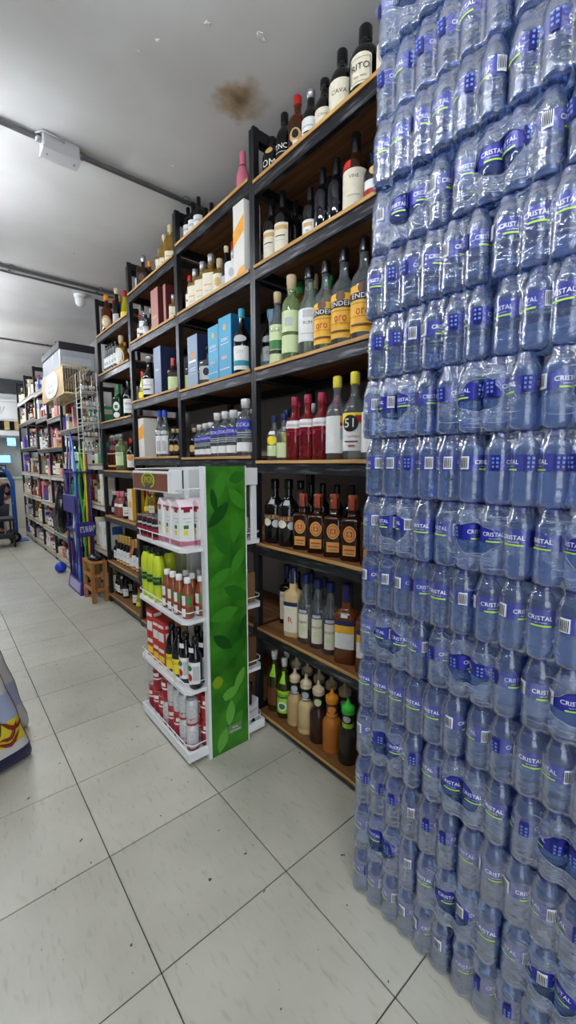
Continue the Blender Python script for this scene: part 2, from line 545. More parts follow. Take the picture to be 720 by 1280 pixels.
LEVEL_WORD = ['top', 'second', 'third', 'fourth', 'fifth', 'sixth', 'bottom']
PW = 0.018                        # post half-pair width (two neighbours make one upright)
rack_desc = {'R': 'black steel rack with wooden shelves nearest the water stack', '2': 'black steel bottle rack behind the white display stand',
             '3': 'black steel bottle rack third from the water stack', '4': 'black steel bottle rack fourth from the water stack, with champagne low down',
             '5': 'rack behind the brooms and the wire basket', '6': 'rack under the clear boxes, with purple cartons',
             '7': 'dark rack just beyond the wire basket, pale shelf fronts', '8': 'dark rack second beyond the wire basket, pale shelf fronts',
             '9': 'dark rack last but one toward the end wall', '0': 'dark rack at the far end of the aisle'}
for key, (ya, yb, zt, lev, words_) in RACKS.items():
    rk = thing('shelving_rack', rack_desc[key], 'shelf', (RX0, (ya + yb) / 2, 0), 0, 'shelving racks along the right wall')
    hw = (yb - ya) / 2
    far = key in '567890'
    for sy in (-1, 1):
        for fx in (0, RX1 - RX0 - 0.03):
            y_in = sy * (hw - PW)
            MB().box(fx, fx + 0.03, min(y_in, sy * (hw - 0.0004)), max(y_in, sy * (hw - 0.0004)), 0, zt, M_BLACK, 0.002).build('post', rk)
        MB().box(0.0305, RX1 - RX0 - 0.0305, min(sy * (hw - 0.004), y_in), max(sy * (hw - 0.004), y_in), zt - 0.05, zt - 0.005, M_BLACK).build('top_brace', rk)
    for li, z in enumerate(lev):
        low = far and z < 1.55
        bm_ = (M_CREAMBEAM if (far and z < 1.3) else M_WORN)
        if key == '7' and li == 5 or key == '6' and li == 4:
            bm_ = M_TEAL
        yl = hw - PW - 0.0005
        MB().box(0.0, 0.022, -yl, yl, z - 0.058 if z > 0.1 else max(0.004, z - 0.05), z - 0.0145, bm_, 0.0015).build('beam', rk)
        MB().box(RX1 - RX0 - 0.022, RX1 - RX0, -yl, yl, z - 0.058 if z > 0.1 else max(0.004, z - 0.05), z - 0.0145, M_BLACK).build('beam', rk)
        for sy in (-1, 1):
            ye = sy * yl
            MB().box(0.023, RX1 - RX0 - 0.023, min(ye, ye - sy * 0.02), max(ye, ye - sy * 0.02), z - 0.055 if z > 0.1 else max(0.004, z - 0.045), z - 0.0145, M_BLACK).build('cross_bar', rk)
        pm = M_PLANK2 if far else M_PLANK
        d = (RX1 - RX0) / 2
        pk_ = MB().box(-0.008, d - 0.002, -yl, yl, z - 0.014, z, pm, 0.0015)
        if not far:                       # the front edge is raw sawn wood, the faces are darker
            k_ = pk_.slot(M_SAWN)
            for fi, f_ in enumerate(pk_.f):
                if sum(pk_.v[i][0] for i in f_) / len(f_) < -0.006:
                    pk_.mi[fi] = k_
        pk_.build('plank', rk)
        MB().box(d + 0.002, RX1 - RX0, -yl, yl, z - 0.014, z, pm, 0.0015).build('plank', rk)

# ------------------------------------------------------------------ bottles
G_DARK = mat('near_black_glass', (12, 13, 14), rough=0.07, spec=0.6)
G_BLUEBLK = mat('blue_black_glass', (10, 13, 22), rough=0.06, spec=0.7)
G_BROWN = mat('dark_brown_glass', (44, 24, 12), rough=0.08)
G_AMBER = glassy('amber_spirit', (200, 110, 30), see=0.75, body=(120, 60, 18))
G_WHISKY = glassy('whisky_amber', (190, 100, 24), see=0.8, body=(80, 38, 10))
G_CLEAR = glassy('clear_glass', (236, 242, 242), see=0.915, body=(224, 232, 236))
G_PINK = glassy('pink_gin', (226, 84, 92), see=0.7, body=(176, 44, 56))
G_PALEPINK = glassy('pale_pink_spirit', (230, 150, 140), see=0.6, body=(206, 110, 100))
G_GREENISH = glassy('pale_green_glass', (210, 232, 180), see=0.72, body=(178, 204, 140))
G_YELLOW = glassy('yellow_liqueur', (230, 224, 70), see=0.5, body=(206, 200, 40))
G_GOLD = glassy('gold_tequila', (230, 200, 110), see=0.7, body=(196, 160, 70))
G_OLIVE = glassy('olive_glass', (150, 160, 60), see=0.65, body=(84, 84, 26))
G_GREEN = mat('dark_green_glass', (18, 60, 26), rough=0.08)
G_RED = glassy('red_aperitif', (200, 50, 30), see=0.7, body=(120, 24, 16))
O_CREAM = mat('cream_liquid', (206, 180, 128), rough=0.25)
O_BEIGE = mat('beige_sauce', (190, 160, 112), rough=0.25)
O_CHOC = mat('chocolate_sauce', (54, 32, 24), rough=0.2)
O_CARAMEL = mat('caramel_sauce', (184, 110, 40), rough=0.2)
O_COFFEE = mat('coffee_brown', (104, 56, 26), rough=0.2)
O_DKGRN = mat('dark_mint_sauce', (40, 38, 30), rough=0.2)
C_BLACK = mat('black_cap', (14, 14, 16), rough=0.22)
C_NAVY = mat('navy_cap', (24, 34, 92), rough=0.35)
C_BLUE = mat('bright_blue_cap', (30, 70, 180), rough=0.35)
C_RED = mat('red_cap', (176, 34, 34), rough=0.4)
C_MAROON = mat('maroon_cap', (150, 26, 60), rough=0.4)
C_PINK = mat('rose_foil', (202, 110, 130), rough=0.4)
C_WHITE = mat('white_cap', (226, 226, 224), rough=0.4)
C_YELLOW = mat('yellow_cap', (224, 208, 60), rough=0.4)
C_GOLD = mat('gold_foil', (196, 160, 80), rough=0.35, metal=0.6)
C_SILVER = mat('silver_foil', (170, 170, 172), rough=0.35, metal=0.7)
C_GREEN = mat('green_cap', (40, 130, 70), rough=0.4)
C_CORK = mat('cork', (198, 178, 140), rough=0.7)
C_CREAM = mat('cream_spout', (216, 198, 166), rough=0.4)
C_ORANGE = mat('orange_spout', (236, 146, 24), rough=0.4)
C_NEON = mat('neon_green_spout', (60, 214, 60), rough=0.4)
C_COPPER = mat('copper_foil', (206, 130, 84), rough=0.3, metal=0.4)
L_CREAM = mat('cream_paper', (222, 214, 190), rough=0.6, var=0.05, vscale=60)
L_WHITE = mat('white_paper', (226, 226, 222), rough=0.55, var=0.04, vscale=60)
L_GREY = mat('grey_paper', (180, 182, 184), rough=0.55)
L_YELLOW = mat('yellow_label', (232, 176, 44), rough=0.5)
L_LEMON = mat('lemon_label', (236, 212, 50), rough=0.5)
L_RED = mat('red_label', (178, 36, 30), rough=0.5)
L_BLUE = mat('cobalt_print', (52, 56, 170), rough=0.45)
L_TEAL = mat('teal_label', (40, 140, 160), rough=0.5)
L_BLACK = mat('black_print', (20, 20, 22), rough=0.5)
L_BROWN = mat('brown_label', (96, 58, 34), rough=0.5)
L_ORANGE = mat('orange_label', (228, 140, 60), rough=0.5)
L_LIME = mat('lime_label', (150, 206, 50), rough=0.5)
L_PALEGRN = mat('pale_green_label', (200, 214, 160), rough=0.5)
L_NAVY = mat('navy_label', (34, 38, 84), rough=0.5)
L_TAN = mat('tan_label', (206, 164, 104), rough=0.5)
L_GREEN = mat('leaf_green_label', (50, 120, 56), rough=0.5)


def prof(kind, r):
    """outline (radius, height) of a bottle body 1 unit tall, and the height where the cap starts"""
    if kind == 'wine':
        return [(r * .9, 0), (r, .02), (r, .56), (r * .96, .61), (r * .78, .67), (r * .5, .72), (r * .38, .76), (r * .36, .80), (r * .36, .97)], .76, r * .385
    if kind == 'champ':
        return [(r * .9, 0), (r, .03), (r, .42), (r * .94, .5), (r * .78, .58), (r * .56, .67), (r * .42, .75), (r * .36, .82), (r * .34, .97)], .70, r * .47
    if kind == 'spirit':
        return [(r * .92, 0), (r, .02), (r, .53), (r * .97, .58), (r * .84, .635), (r * .58, .68), (r * .40, .72), (r * .35, .76), (r * .34, .86), (r * .34, .95)], .86, r * .41
    if kind == 'vodka':
        return [(r * .92, 0), (r, .02), (r, .62), (r * .95, .68), (r * .72, .73), (r * .45, .76), (r * .42, .80), (r * .46, .82), (r * .42, .84), (r * .42, .95)], .84, r * .52
    if kind == 'slim':
        return [(r * .92, 0), (r, .015), (r, .50), (r * .93, .57), (r * .7, .64), (r * .5, .70), (r * .42, .78), (r * .40, .95)], .86, r * .48
    if kind == 'square':
        return [(r * .95, 0), (r, .015), (r, .60), (r * .93, .645), (r * .6, .665), (r * .42, .69), (r * .40, .80), (r * .40, .95)], .77, r * .47
    if kind == 'jug':
        return [(r * .92, 0), (r, .03), (r, .48), (r * .95, .57), (r * .80, .65), (r * .6, .71), (r * .42, .76), (r * .38, .82), (r * .38, .95)], .80, r * .42
    if kind == 'decant':
        return [(r * .9, 0), (r, .03), (r, .55), (r * .92, .60), (r * .35, .64), (r * .25, .70), (r * .25, .80)], .78, r * .36
    if kind == 'syrup':
        return [(r * .95, 0), (r, .015), (r, .06), (r * .95, .08), (r, .10), (r, .42), (r * .96, .47), (r * .80, .51), (r * .62, .53), (r * .58, .56), (r * .58, .78)], .77, r * .72
    if kind == 'flask':
        return [(r * .95, 0), (r, .02), (r, .60), (r * .8, .66), (r * .4, .69), (r * .35, .74), (r * .35, .95)], .76, r * .45
    if kind == 'cone':
        return [(r * .92, 0), (r, .02), (r * .98, .2), (r * .8, .45), (r * .58, .62), (r * .42, .75), (r * .38, .95)], .80, r * .46
    raise ValueError(kind)


def rad_at(pf, z):
    for (r0, z0), (r1, z1) in zip(pf, pf[1:]):
        if z0 <= z <= z1 and z1 > z0:
            return r0 + (r1 - r0) * (z - z0) / (z1 - z0)
    return pf[-1][0]


def surf(pf, sq, a_deg, z, off, asp=1.0):
    """point on the front (-Y is front, angle grows to the viewer's right)"""
    a = rad(a_deg)
    r = rad_at(pf, z)
    th = a - PI / 2
    k = r * se(th, sq) + off
    return (k * cos(th), k * sin(th) * asp, z)


def label_art(mb, pf, sq, art, H, asp=1.0):
    """printed pieces on the bottle, in layers; z as share of H"""
    for n, e in enumerate(art):
        off = (0.0008 + 0.0005 * n) / H
        if e[0] == 'r':
            _, a0, a1, z0, z1, mt = e
            na = max(2, int(abs(a1 - a0) / 14))
            nz = 1 if abs(rad_at(pf, z0) - rad_at(pf, z1)) < 1e-4 else 4
            P = [surf(pf, sq, a0 + (a1 - a0) * i / na, z0 + (z1 - z0) * j / nz, off, asp) for j in range(nz + 1) for i in range(na + 1)]
            F = [(j * (na + 1) + i, j * (na + 1) + i + 1, (j + 1) * (na + 1) + i + 1, (j + 1) * (na + 1) + i) for j in range(nz) for i in range(na)]
            mb.add([(x * H, y * H, z * H) for x, y, z in P], F, mt, True)
        elif e[0] == 'e':
            _, ac, zc, ra, rz, mt = e
            P, F = [surf(pf, sq, ac, zc, off, asp)], []
            for j in (1, 2):
                for i in range(16):
                    q = 2 * PI * i / 16
                    P.append(surf(pf, sq, ac + ra * cos(q) * j / 2, zc + rz * sin(q) * j / 2, off, asp))
            for i in range(16):
                i2 = (i + 1) % 16
                F.append((0, 1 + i, 1 + i2))
                F.append((1 + i, 17 + i, 17 + i2, 1 + i2))
            mb.add([(x * H, y * H, z * H) for x, y, z in P], F, mt, True)
        elif e[0] == 't':
            _, s_, ac, zc, size, mt = e[:6]
            V, Fc = text2d(s_)
            R = rad_at(pf, zc)
            span = e[6] if len(e) > 6 else None
            kx = size
            if span:
                w = max(v[0] for v in V) - min(v[0] for v in V)
                kx = rad(span) * R / w
            P = [surf(pf, sq, ac + math.degrees(x * kx / R), zc + y * size, off, asp) for x, y in V]
            mb.add([(x * H, y * H, z * H) for x, y, z in P], Fc, mt)


# kind: (object name, look for the label, category, outline, radius/height, squareness, body material, cap material, cap top shape, art)
KN = {}


def K(key, name, look, outline, r, body, cap, art, sq=2.0, cat='bottle', capshape='cyl', asp=1.0):
    KN[key] = dict(name=name, look=look, cat=cat, outline=outline, r=r, body=body, cap=cap, art=art, sq=sq, capshape=capshape, asp=asp)


R_, E_, T_ = 'r', 'e', 't'
K('rito', 'wine_bottle', 'stout black wine bottle with large cream label', 'jug', .235, G_DARK, C_BLACK, [(R_, -40, 40, .12, .46, L_CREAM), (E_, 0, .46, 40, .06, L_CREAM), (R_, -35, 35, .15, .155, L_BLACK), (R_, -35, 35, .445, .45, L_BLACK), (R_, -35, -33, .15, .45, L_BLACK), (R_, 33, 35, .15, .45, L_BLACK), (T_, 'RITO', 0, .33, .085, L_BLACK, 62), (T_, 'vino tinto', 0, .21, .03, L_BLACK)])
K('cava', 'wine_bottle', 'black wine bottle with plain cream label', 'jug', .2, G_DARK, C_BLACK, [(R_, -64, 64, .08, .5, L_CREAM), (T_, 'CAVA', 0, .32, .06, L_BLACK, 70)])
K('clas', 'wine_bottle', 'black bottle with cream label beside the water stack', 'jug', .2, G_DARK, C_SILVER, [(R_, -64, 64, .08, .5, L_CREAM), (T_, 'CLAS', 0, .32, .07, L_BLACK, 80)])
K('amberoval', 'rum_bottle', 'amber rum bottle with red cap and dark oval label', 'spirit', .17, G_AMBER, C_RED, [(E_, 0, .30, 50, .16, L_BLACK), (E_, 0, .30, 36, .115, L_TAN), (E_, 0, .32, 20, .07, L_BLACK), (R_, -14, 14, .12, .22, L_WHITE)])
K('dkwhite', 'wine_bottle', 'dark bottle with white label', 'slim', .17, G_DARK, C_SILVER, [(R_, -60, 60, .1, .46, L_WHITE), (R_, -40, 40, .3, .33, L_GREY), (R_, -30, 30, .2, .23, L_BLACK)])
K('dkcream', 'wine_bottle', 'dark bottle with short cream label', 'slim', .19, G_DARK, C_BLACK, [(R_, -60, 60, .1, .42, L_CREAM), (T_, 'CAVA', 0, .3, .05, L_BLACK)])
K('tnc', 'spirit_bottle', 'black bottle with white lettering across', 'jug', .18, G_DARK, C_BLACK, [(T_, 'TNC', 0, .34, .09, L_WHITE, 80), (R_, -40, 40, .24, .255, L_GREY)])
K('om', 'spirit_bottle', 'small black bottle with gold seal and white letters', 'jug', .25, G_DARK, C_BLACK, [(E_, 0, .62, 26, .1, L_TAN), (T_, 'OM', 0, .3, .16, L_WHITE, 80)])
K('winecream', 'wine_bottle', 'dark wine bottle with tall cream label', 'wine', .135, G_DARK, C_BLACK, [(R_, -55, 55, .1, .5, L_CREAM), (R_, -50, 50, .40, .46, L_TAN), (R_, -34, 34, .3, .315, L_BLACK), (R_, -30, 30, .24, .25, L_GREY)])
K('winedark', 'wine_bottle', 'dark wine bottle with brown label', 'wine', .13, G_DARK, C_BLACK, [(R_, -50, 50, .14, .36, L_BROWN), (R_, -40, 40, .28, .32, L_TAN)])
K('winewhite', 'wine_bottle', 'dark wine bottle with low white label', 'wine', .15, G_DARK, C_BLACK, [(R_, -60, 60, .08, .38, L_WHITE), (R_, -34, 34, .26, .33, L_TAN), (T_, 'M', 0, .18, .05, L_BLACK)])
K('wineplain', 'wine_bottle', 'glossy blue-black wine bottle without front label', 'wine', .14, G_BLUEBLK, C_BLACK, [(R_, 110, 250, .1, .5, L_CREAM)])
K('redshoulder', 'wine_bottle', 'wine bottle with red shoulder and large cream label', 'wine', .16, G_BROWN, C_BLACK, [(R_, -75, 75, .06, .52, L_CREAM), (R_, -80, -15, .53, .63, L_RED), (T_, 'VINE', 0, .42, .04, L_BLACK), (R_, -30, 30, .2, .205, L_BLACK)])
K('goldseal', 'wine_bottle', 'black bottle with gold seal and red white label', 'wine', .2, G_DARK, C_BLACK, [(R_, -60, 60, .05, .26, L_RED), (R_, -60, 60, .26, .42, L_WHITE), (E_, 0, .58, 28, .09, L_TAN)])
K('tqgreen', 'tequila_bottle', 'clear tequila bottle with green and cream label', 'slim', .115, G_CLEAR, C_CORK, [(R_, -70, 70, .04, .55, L_PALEGRN), (R_, -70, 70, .22, .34, L_GREEN), (R_, -70, 70, .16, .21, L_BLACK), (T_, 'AGAVE', 0, .46, .03, L_BLACK)])
K('tqwhite', 'tequila_bottle', 'tall pale tequila bottle with cork stopper', 'vodka', .115, G_GREENISH, C_CORK, [(R_, -70, 70, .34, .58, L_PALEGRN), (R_, -24, 24, .4, .5, L_GREY), (R_, -60, 60, .1, .3, L_PALEGRN)])
K('tqgreencap', 'tequila_bottle', 'yellow tequila bottle with green capsule and leaf label', 'slim', .12, G_GOLD, C_GREEN, [(R_, -70, 70, .1, .5, L_LIME), (R_, -70, 70, .2, .36, L_GREEN), (R_, -60, 60, .02, .12, L_CREAM)])
K('clearwhite', 'spirit_bottle', 'clear bottle with white label and black cap', 'slim', .125, G_CLEAR, C_BLACK, [(R_, -75, 75, .16, .52, L_WHITE), (R_, -26, 26, .42, .5, L_GREY), (T_, 'RUM', 0, .36, .035, L_BLACK), (R_, -40, 40, .24, .25, L_GREY)])
K('ender', 'spirit_bottle', 'clear bottle with large yellow label and black cap', 'spirit', .13, G_CLEAR, C_BLACK, [(R_, -70, 70, .08, .52, L_YELLOW), (E_, 0, .49, 22, .05, L_BROWN), (R_, -70, 70, .38, .45, L_BLACK), (T_, 'ENDER', 0, .415, .045, L_WHITE, 100), (T_, 'oro', 0, .28, .06, L_RED, 56), (R_, -60, 60, .345, .35, L_BROWN), (R_, -60, 60, .22, .225, L_RED), (R_, -50, 50, .14, .155, L_BROWN)])
K('navycap', 'gin_bottle', 'small clear bottle with navy cap and yellow medallion', 'spirit', .165, G_CLEAR, C_NAVY, [(R_, -60, 60, .1, .34, L_PALEGRN), (E_, 0, .45, 50, .1, L_LEMON), (R_, -30, 30, .58, .66, L_WHITE)])
K('navypale', 'gin_bottle', 'small clear bottle with navy cap and pale label', 'spirit', .165, G_CLEAR, C_NAVY, [(R_, -70, 70, .06, .38, L_PALEGRN), (R_, 20, 60, .4, .5, L_LEMON)])
K('pink', 'gin_bottle', 'pink gin bottle with maroon cap', 'spirit', .145, G_PINK, C_MAROON, [(R_, -80, 80, .50, .62, L_WHITE), (T_, 'LONDON', 0, .545, .035, C_MAROON, 100), (R_, -70, 70, .445, .455, C_MAROON), (E_, -30, .41, 14, .03, C_MAROON), (E_, 30, .41, 14, .03, C_MAROON)])
K('yellowcap', 'rum_bottle', 'clear bottle with yellow cap and white label', 'spirit', .135, G_CLEAR, C_YELLOW, [(R_, -68, 68, .08, .52, L_WHITE), (R_, 30, 68, .44, .52, L_YELLOW), (R_, 30, 68, .40, .44, L_RED), (R_, 30, 60, .24, .38, L_GREY)])
K('c51', 'cachaca_bottle', 'clear bottle with yellow cap reading 51', 'spirit', .135, G_CLEAR, C_YELLOW, [(R_, -72, 72, .10, .40, L_WHITE), (R_, -72, 72, .40, .53, L_LEMON), (R_, 10, 72, .42, .5, L_RED), (E_, -14, .41, 40, .095, L_BLACK), (T_, '51', -14, .41, .10, L_WHITE, 46), (T_, 'Cachaça', 0, .265, .035, L_RED, 66), (R_, -40, 24, .2, .212, L_BLACK), (R_, -20, 10, .15, .165, L_RED)])
K('creamliq', 'cream_liqueur_bottle', 'black cream liqueur bottle with painted label', 'spirit', .165, G_DARK, C_BLACK, [(R_, -75, 75, .38, .46, L_BROWN), (T_, 'BAILEYS', 0, .42, .05, L_TAN, 110), (E_, -24, .34, 26, .06, L_CREAM), (E_, 30, .32, 24, .06, L_GREY), (R_, -20, 20, .62, .69, L_GREY)])
L_AMB = mat('amber_label', (206, 150, 80), rough=0.5)
C_RUST = mat('rust_capsule', (150, 66, 44), rough=0.35)
K('bourbon', 'bourbon_bottle', 'square amber bourbon bottle with round tan label', 'square', .165, G_WHISKY, C_RUST, [(E_, 0, .42, 32, .125, L_AMB), (E_, 0, .42, 26, .10, L_RED), (E_, 0, .42, 23, .088, L_AMB), (R_, -14, 14, .38, .46, L_RED), (E_, 0, .42, 9, .035, L_AMB), (R_, -30, 30, .09, .25, L_AMB), (R_, -24, 24, .17, .19, L_RED), (R_, -20, 20, .12, .13, L_BROWN)], sq=5.0)
K('oil', 'liqueur_bottle', 'tall black bottle with narrow white label', 'square', .125, G_DARK, C_NAVY, [(R_, -42, 42, .08, .56, L_CREAM), (R_, -42, 42, .46, .52, L_GREY), (E_, 0, .26, 14, .05, L_GREEN)], sq=4.0)
K('creamb', 'liqueur_bottle', 'cream-coloured liqueur bottle with navy cap', 'square', .125, O_CREAM, C_NAVY, [(R_, -44, 44, .08, .48, L_CREAM), (R_, -44, 44, .46, .52, L_NAVY), (T_, 'R', 0, .26, .08, L_RED)], sq=4.0)
K('clearblue', 'liqueur_bottle', 'slim clear bottle with navy cap and tall label', 'slim', .12, G_CLEAR, C_NAVY, [(R_, -36, 36, .08, .48, L_CREAM), (R_, -36, 36, .44, .52, L_NAVY), (R_, -28, 28, .455, .5, L_GREY), (T_, 'AGUA', 0, .32, .035, L_BLACK), (R_, -20, 20, .18, .26, L_PALEGRN)])
K('clearblue2', 'spirit_bottle', 'slim clear bottle with bright blue cap', 'slim', .105, G_CLEAR, C_BLUE, [(R_, -50, 50, .06, .45, L_WHITE), (E_, 0, .52, 40, .05, L_GREY), (R_, -24, 24, .12, .34, L_GREY)])
K('brownb', 'liqueur_bottle', 'brown liqueur bottle with navy cap and yellow label', 'square', .145, O_COFFEE, C_NAVY, [(R_, -44, 44, .2, .40, L_WHITE), (R_, -44, 44, .40, .5, L_YELLOW), (R_, -44, 44, .5, .56, L_NAVY), (R_, -16, 16, .60, .64, L_WHITE)], sq=4.0)
K('olive', 'juice_bottle', 'olive green bottle with white cap', 'spirit', .125, G_OLIVE, C_WHITE, [(R_, -24, 24, .60, .78, L_LIME), (R_, -40, 40, .12, .42, L_BROWN)])
K('limeb', 'juice_bottle', 'dark bottle with white cap and lime green label', 'spirit', .125, G_OLIVE, C_WHITE, [(R_, -60, 60, .1, .48, L_LIME), (R_, -24, 24, .6, .78, L_LIME), (R_, -60, 60, .36, .38, L_BLACK), (T_, 'LIMON', 0, .4, .05, L_BLACK, 90), (E_, 0, .22, 36, .08, L_WHITE), (E_, 0, .22, 24, .05, L_GREEN)])
SYR = [(R_, -180, 180, .56, .77, L_BLACK), (E_, 0, .66, 44, .06, L_GREY), (R_, -60, 60, .58, .6, L_WHITE)]
K('syrbeige', 'syrup_bottle', 'beige sauce bottle with cream spout', 'syrup', .135, O_BEIGE, C_CREAM, SYR, capshape='spout')
K('syrcream', 'syrup_bottle', 'pale cream sauce bottle with black neck label', 'syrup', .14, O_CREAM, C_CREAM, SYR, capshape='spout')
K('syrdark', 'syrup_bottle', 'dark chocolate sauce bottle with cream spout', 'syrup', .14, O_CHOC, C_CREAM, [(R_, -180, 180, .56, .77, L_BLACK), (E_, 0, .66, 44, .06, L_PALEGRN)], capshape='spout')
K('syrcaramel', 'syrup_bottle', 'caramel sauce bottle with orange spout', 'syrup', .145, O_CARAMEL, C_ORANGE, [(R_, -180, 180, .56, .77, L_BROWN), (E_, 0, .68, 44, .06, L_ORANGE), (R_, -70, 70, .57, .62, L_ORANGE)], capshape='spout')
K('syrgreen', 'syrup_bottle', 'dark sauce bottle with neon green spout', 'syrup', .145, O_DKGRN, C_NEON, [(R_, -180, 180, .56, .77, L_BLACK), (R_, -180, 180, .56, .63, L_LIME), (E_, 0, .7, 40, .05, L_GREY)], capshape='spout')
K('pinkchamp', 'champagne_bottle', 'pink foil champagne bottle', 'champ', .155, C_PINK, C_PINK, [(R_, -180, 180, .68, .71, L_BLACK)])
K('winelabel', 'wine_bottle', 'dark wine bottle with white label', 'wine', .145, G_DARK, C_BLACK, [(R_, -70, 70, .12, .50, L_WHITE), (R_, -40, 40, .34, .4, L_GREY), (R_, -40, 40, .22, .23, L_BLACK)])
K('redcapw', 'spirit_bottle', 'clear bottle with red cap and white label', 'slim', .12, G_CLEAR, C_RED, [(R_, -60, 60, .08, .5, L_WHITE), (R_, -30, 30, .3, .36, L_RED)])
K('creamtq', 'tequila_bottle', 'square cream bottle with foil neck', 'square', .165, G_GOLD, C_SILVER, [(R_, -44, 44, .04, .56, L_CREAM), (R_, -30, 30, .3, .33, L_TAN), (R_, -24, 24, .18, .2, L_GREY)], sq=5.0)
K('jarcream', 'tequila_bottle', 'short rounded bottle with cream label', 'flask', .2, G_GOLD, C_CORK, [(R_, -70, 70, .08, .56, L_CREAM), (E_, 0, .34, 26, .12, L_TAN)])
K('dkslim', 'spirit_bottle', 'slim black bottle with pale neck', 'slim', .115, G_DARK, C_CREAM, [(R_, -50, 50, .12, .34, L_GREY)])
K('flaskwhite', 'whisky_bottle', 'white faceted flask bottle', 'flask', .25, C_WHITE, C_SILVER, [(R_, -40, 40, .1, .5, L_WHITE), (E_, 0, .34, 18, .12, L_GREY)], sq=5.0)
K('decanter', 'decanter', 'square glass decanter with black stopper', 'decant', .24, G_CLEAR, C_BLACK, [(R_, -40, 40, .1, .44, L_GREY), (E_, 0, .3, 20, .1, L_BLACK)], sq=5.0, capshape='ball')
K('blueb', 'gin_bottle', 'dark bottle with turquoise cap and white label', 'spirit', .13, G_DARK, L_TEAL, [(R_, -70, 70, .06, .42, L_WHITE), (R_, -70, 70, .12, .2, L_TEAL), (E_, 0, .53, 50, .05, L_GREY), (T_, 'GIN', 0, .33, .05, L_GREY)])
VOD = [(R_, -82, 82, .46, .62, L_BLUE), (R_, -75, 75, .08, .24, L_WHITE), (R_, -60, 60, .40, .415, L_GREY), (R_, -60, 60, .36, .375, L_GREY), (R_, -60, 60, .32, .335, L_GREY), (T_, 'VODKA', 0, .54, .07, L_WHITE, 100)]
K('vodka', 'vodka_bottle', 'clear vodka bottle with cobalt band and white cap', 'vodka', .165, G_CLEAR, C_WHITE, VOD)
K('vodkas', 'vodka_bottle', 'small clear vodka bottle with cobalt band', 'vodka', .165, G_CLEAR, C_WHITE, VOD)
K('creamcap', 'cream_liqueur_bottle', 'dark bottle with cream cap', 'spirit', .18, G_DARK, C_CORK, [(R_, -60, 60, .1, .4, L_BLACK), (E_, 0, .3, 40, .12, L_TAN)])
K('slimwhite', 'spirit_bottle', 'slim bottle with long white label and black cap', 'slim', .105, G_CLEAR, C_BLACK, [(R_, -60, 60, .05, .55, L_WHITE), (R_, -60, 60, .14, .22, L_BLACK), (R_, -30, 30, .3, .4, L_GREY)])
K('amberslim', 'rum_bottle', 'amber rum bottle with pale label', 'spirit', .145, G_AMBER, C_ORANGE, [(E_, 0, .3, 50, .16, L_TAN), (E_, 0, .3, 34, .1, L_CREAM)])
K('whiskeydk', 'whisky_bottle', 'dark broad whisky bottle with glass stopper', 'decant', .19, G_BROWN, C_SILVER, [(R_, -50, 50, .1, .44, L_BLACK), (E_, 0, .3, 24, .1, L_BROWN)], sq=4.0, capshape='ball')
K('goldtq', 'tequila_bottle', 'gold tequila bottle with white lower label', 'square', .16, G_GOLD, C_CORK, [(R_, -44, 44, .06, .34, L_CREAM), (R_, -30, 30, .2, .24, L_TAN)], sq=3.5)
K('yellowliq', 'liqueur_bottle', 'bright yellow liqueur bottle with red cap', 'cone', .17, G_YELLOW, C_RED, [(R_, -50, 50, .1, .3, L_LEMON)])
K('flaskred', 'liqueur_bottle', 'square dark bottle with red cap and cream label', 'square', .16, G_BROWN, C_RED, [(R_, -44, 44, .05, .44, L_PALEGRN), (R_, -44, 44, .46, .56, L_BLACK)], sq=5.0)
K('ovalcream', 'liqueur_bottle', 'bottle with cream oval label', 'flask', .18, G_GOLD, C_CORK, [(E_, 0, .34, 60, .26, L_CREAM), (E_, 0, .34, 40, .18, L_WHITE)])
K('greenherb', 'liqueur_bottle', 'dark green herbal liqueur bottle with white roundels', 'square', .135, G_GREEN, C_GREEN, [(E_, 0, .38, 38, .13, L_WHITE), (E_, 0, .14, 38, .08, L_WHITE), (R_, -20, 20, .32, .42, L_GREEN)], sq=4.0)
K('redslim', 'aperitif_bottle', 'dark red aperitif bottle with gold band', 'slim', .125, G_RED, C_SILVER, [(R_, -60, 60, .46, .49, L_TAN), (R_, -60, 60, .1, .14, L_TAN)])
K('palegreen', 'gin_bottle', 'pale green gin bottle with silver cap', 'vodka', .16, G_GREENISH, C_SILVER, [(R_, -50, 50, .14, .5, L_PALEGRN), (R_, -34, 34, .4, .46, L_GREY)])
K('dkorange', 'liqueur_bottle', 'dark bottle with orange emblem label', 'spirit', .14, G_DARK, C_RED, [(R_, -60, 60, .1, .5, L_WHITE), (E_, 0, .4, 36, .1, L_ORANGE)])
K('pinkb', 'wine_bottle', 'pink rosé bottle with white top label', 'jug', .2, G_PALEPINK, C_PINK, [(R_, -50, 50, .4, .52, L_WHITE)])
K('champagne', 'champagne_bottle', 'dark champagne bottle with gold foil and white label', 'champ', .15, G_DARK, C_GOLD, [(R_, -80, 80, .14, .5, L_WHITE), (R_, -70, 70, .04, .12, L_TAN), (R_, -30, 30, .3, .33, L_GREY)])
K('copper', 'champagne_bottle', 'champagne bottle with long copper foil neck', 'champ', .14, C_COPPER, C_COPPER, [(R_, -80, 80, .1, .4, L_WHITE)])

PROTO = {}
H0 = 0.28


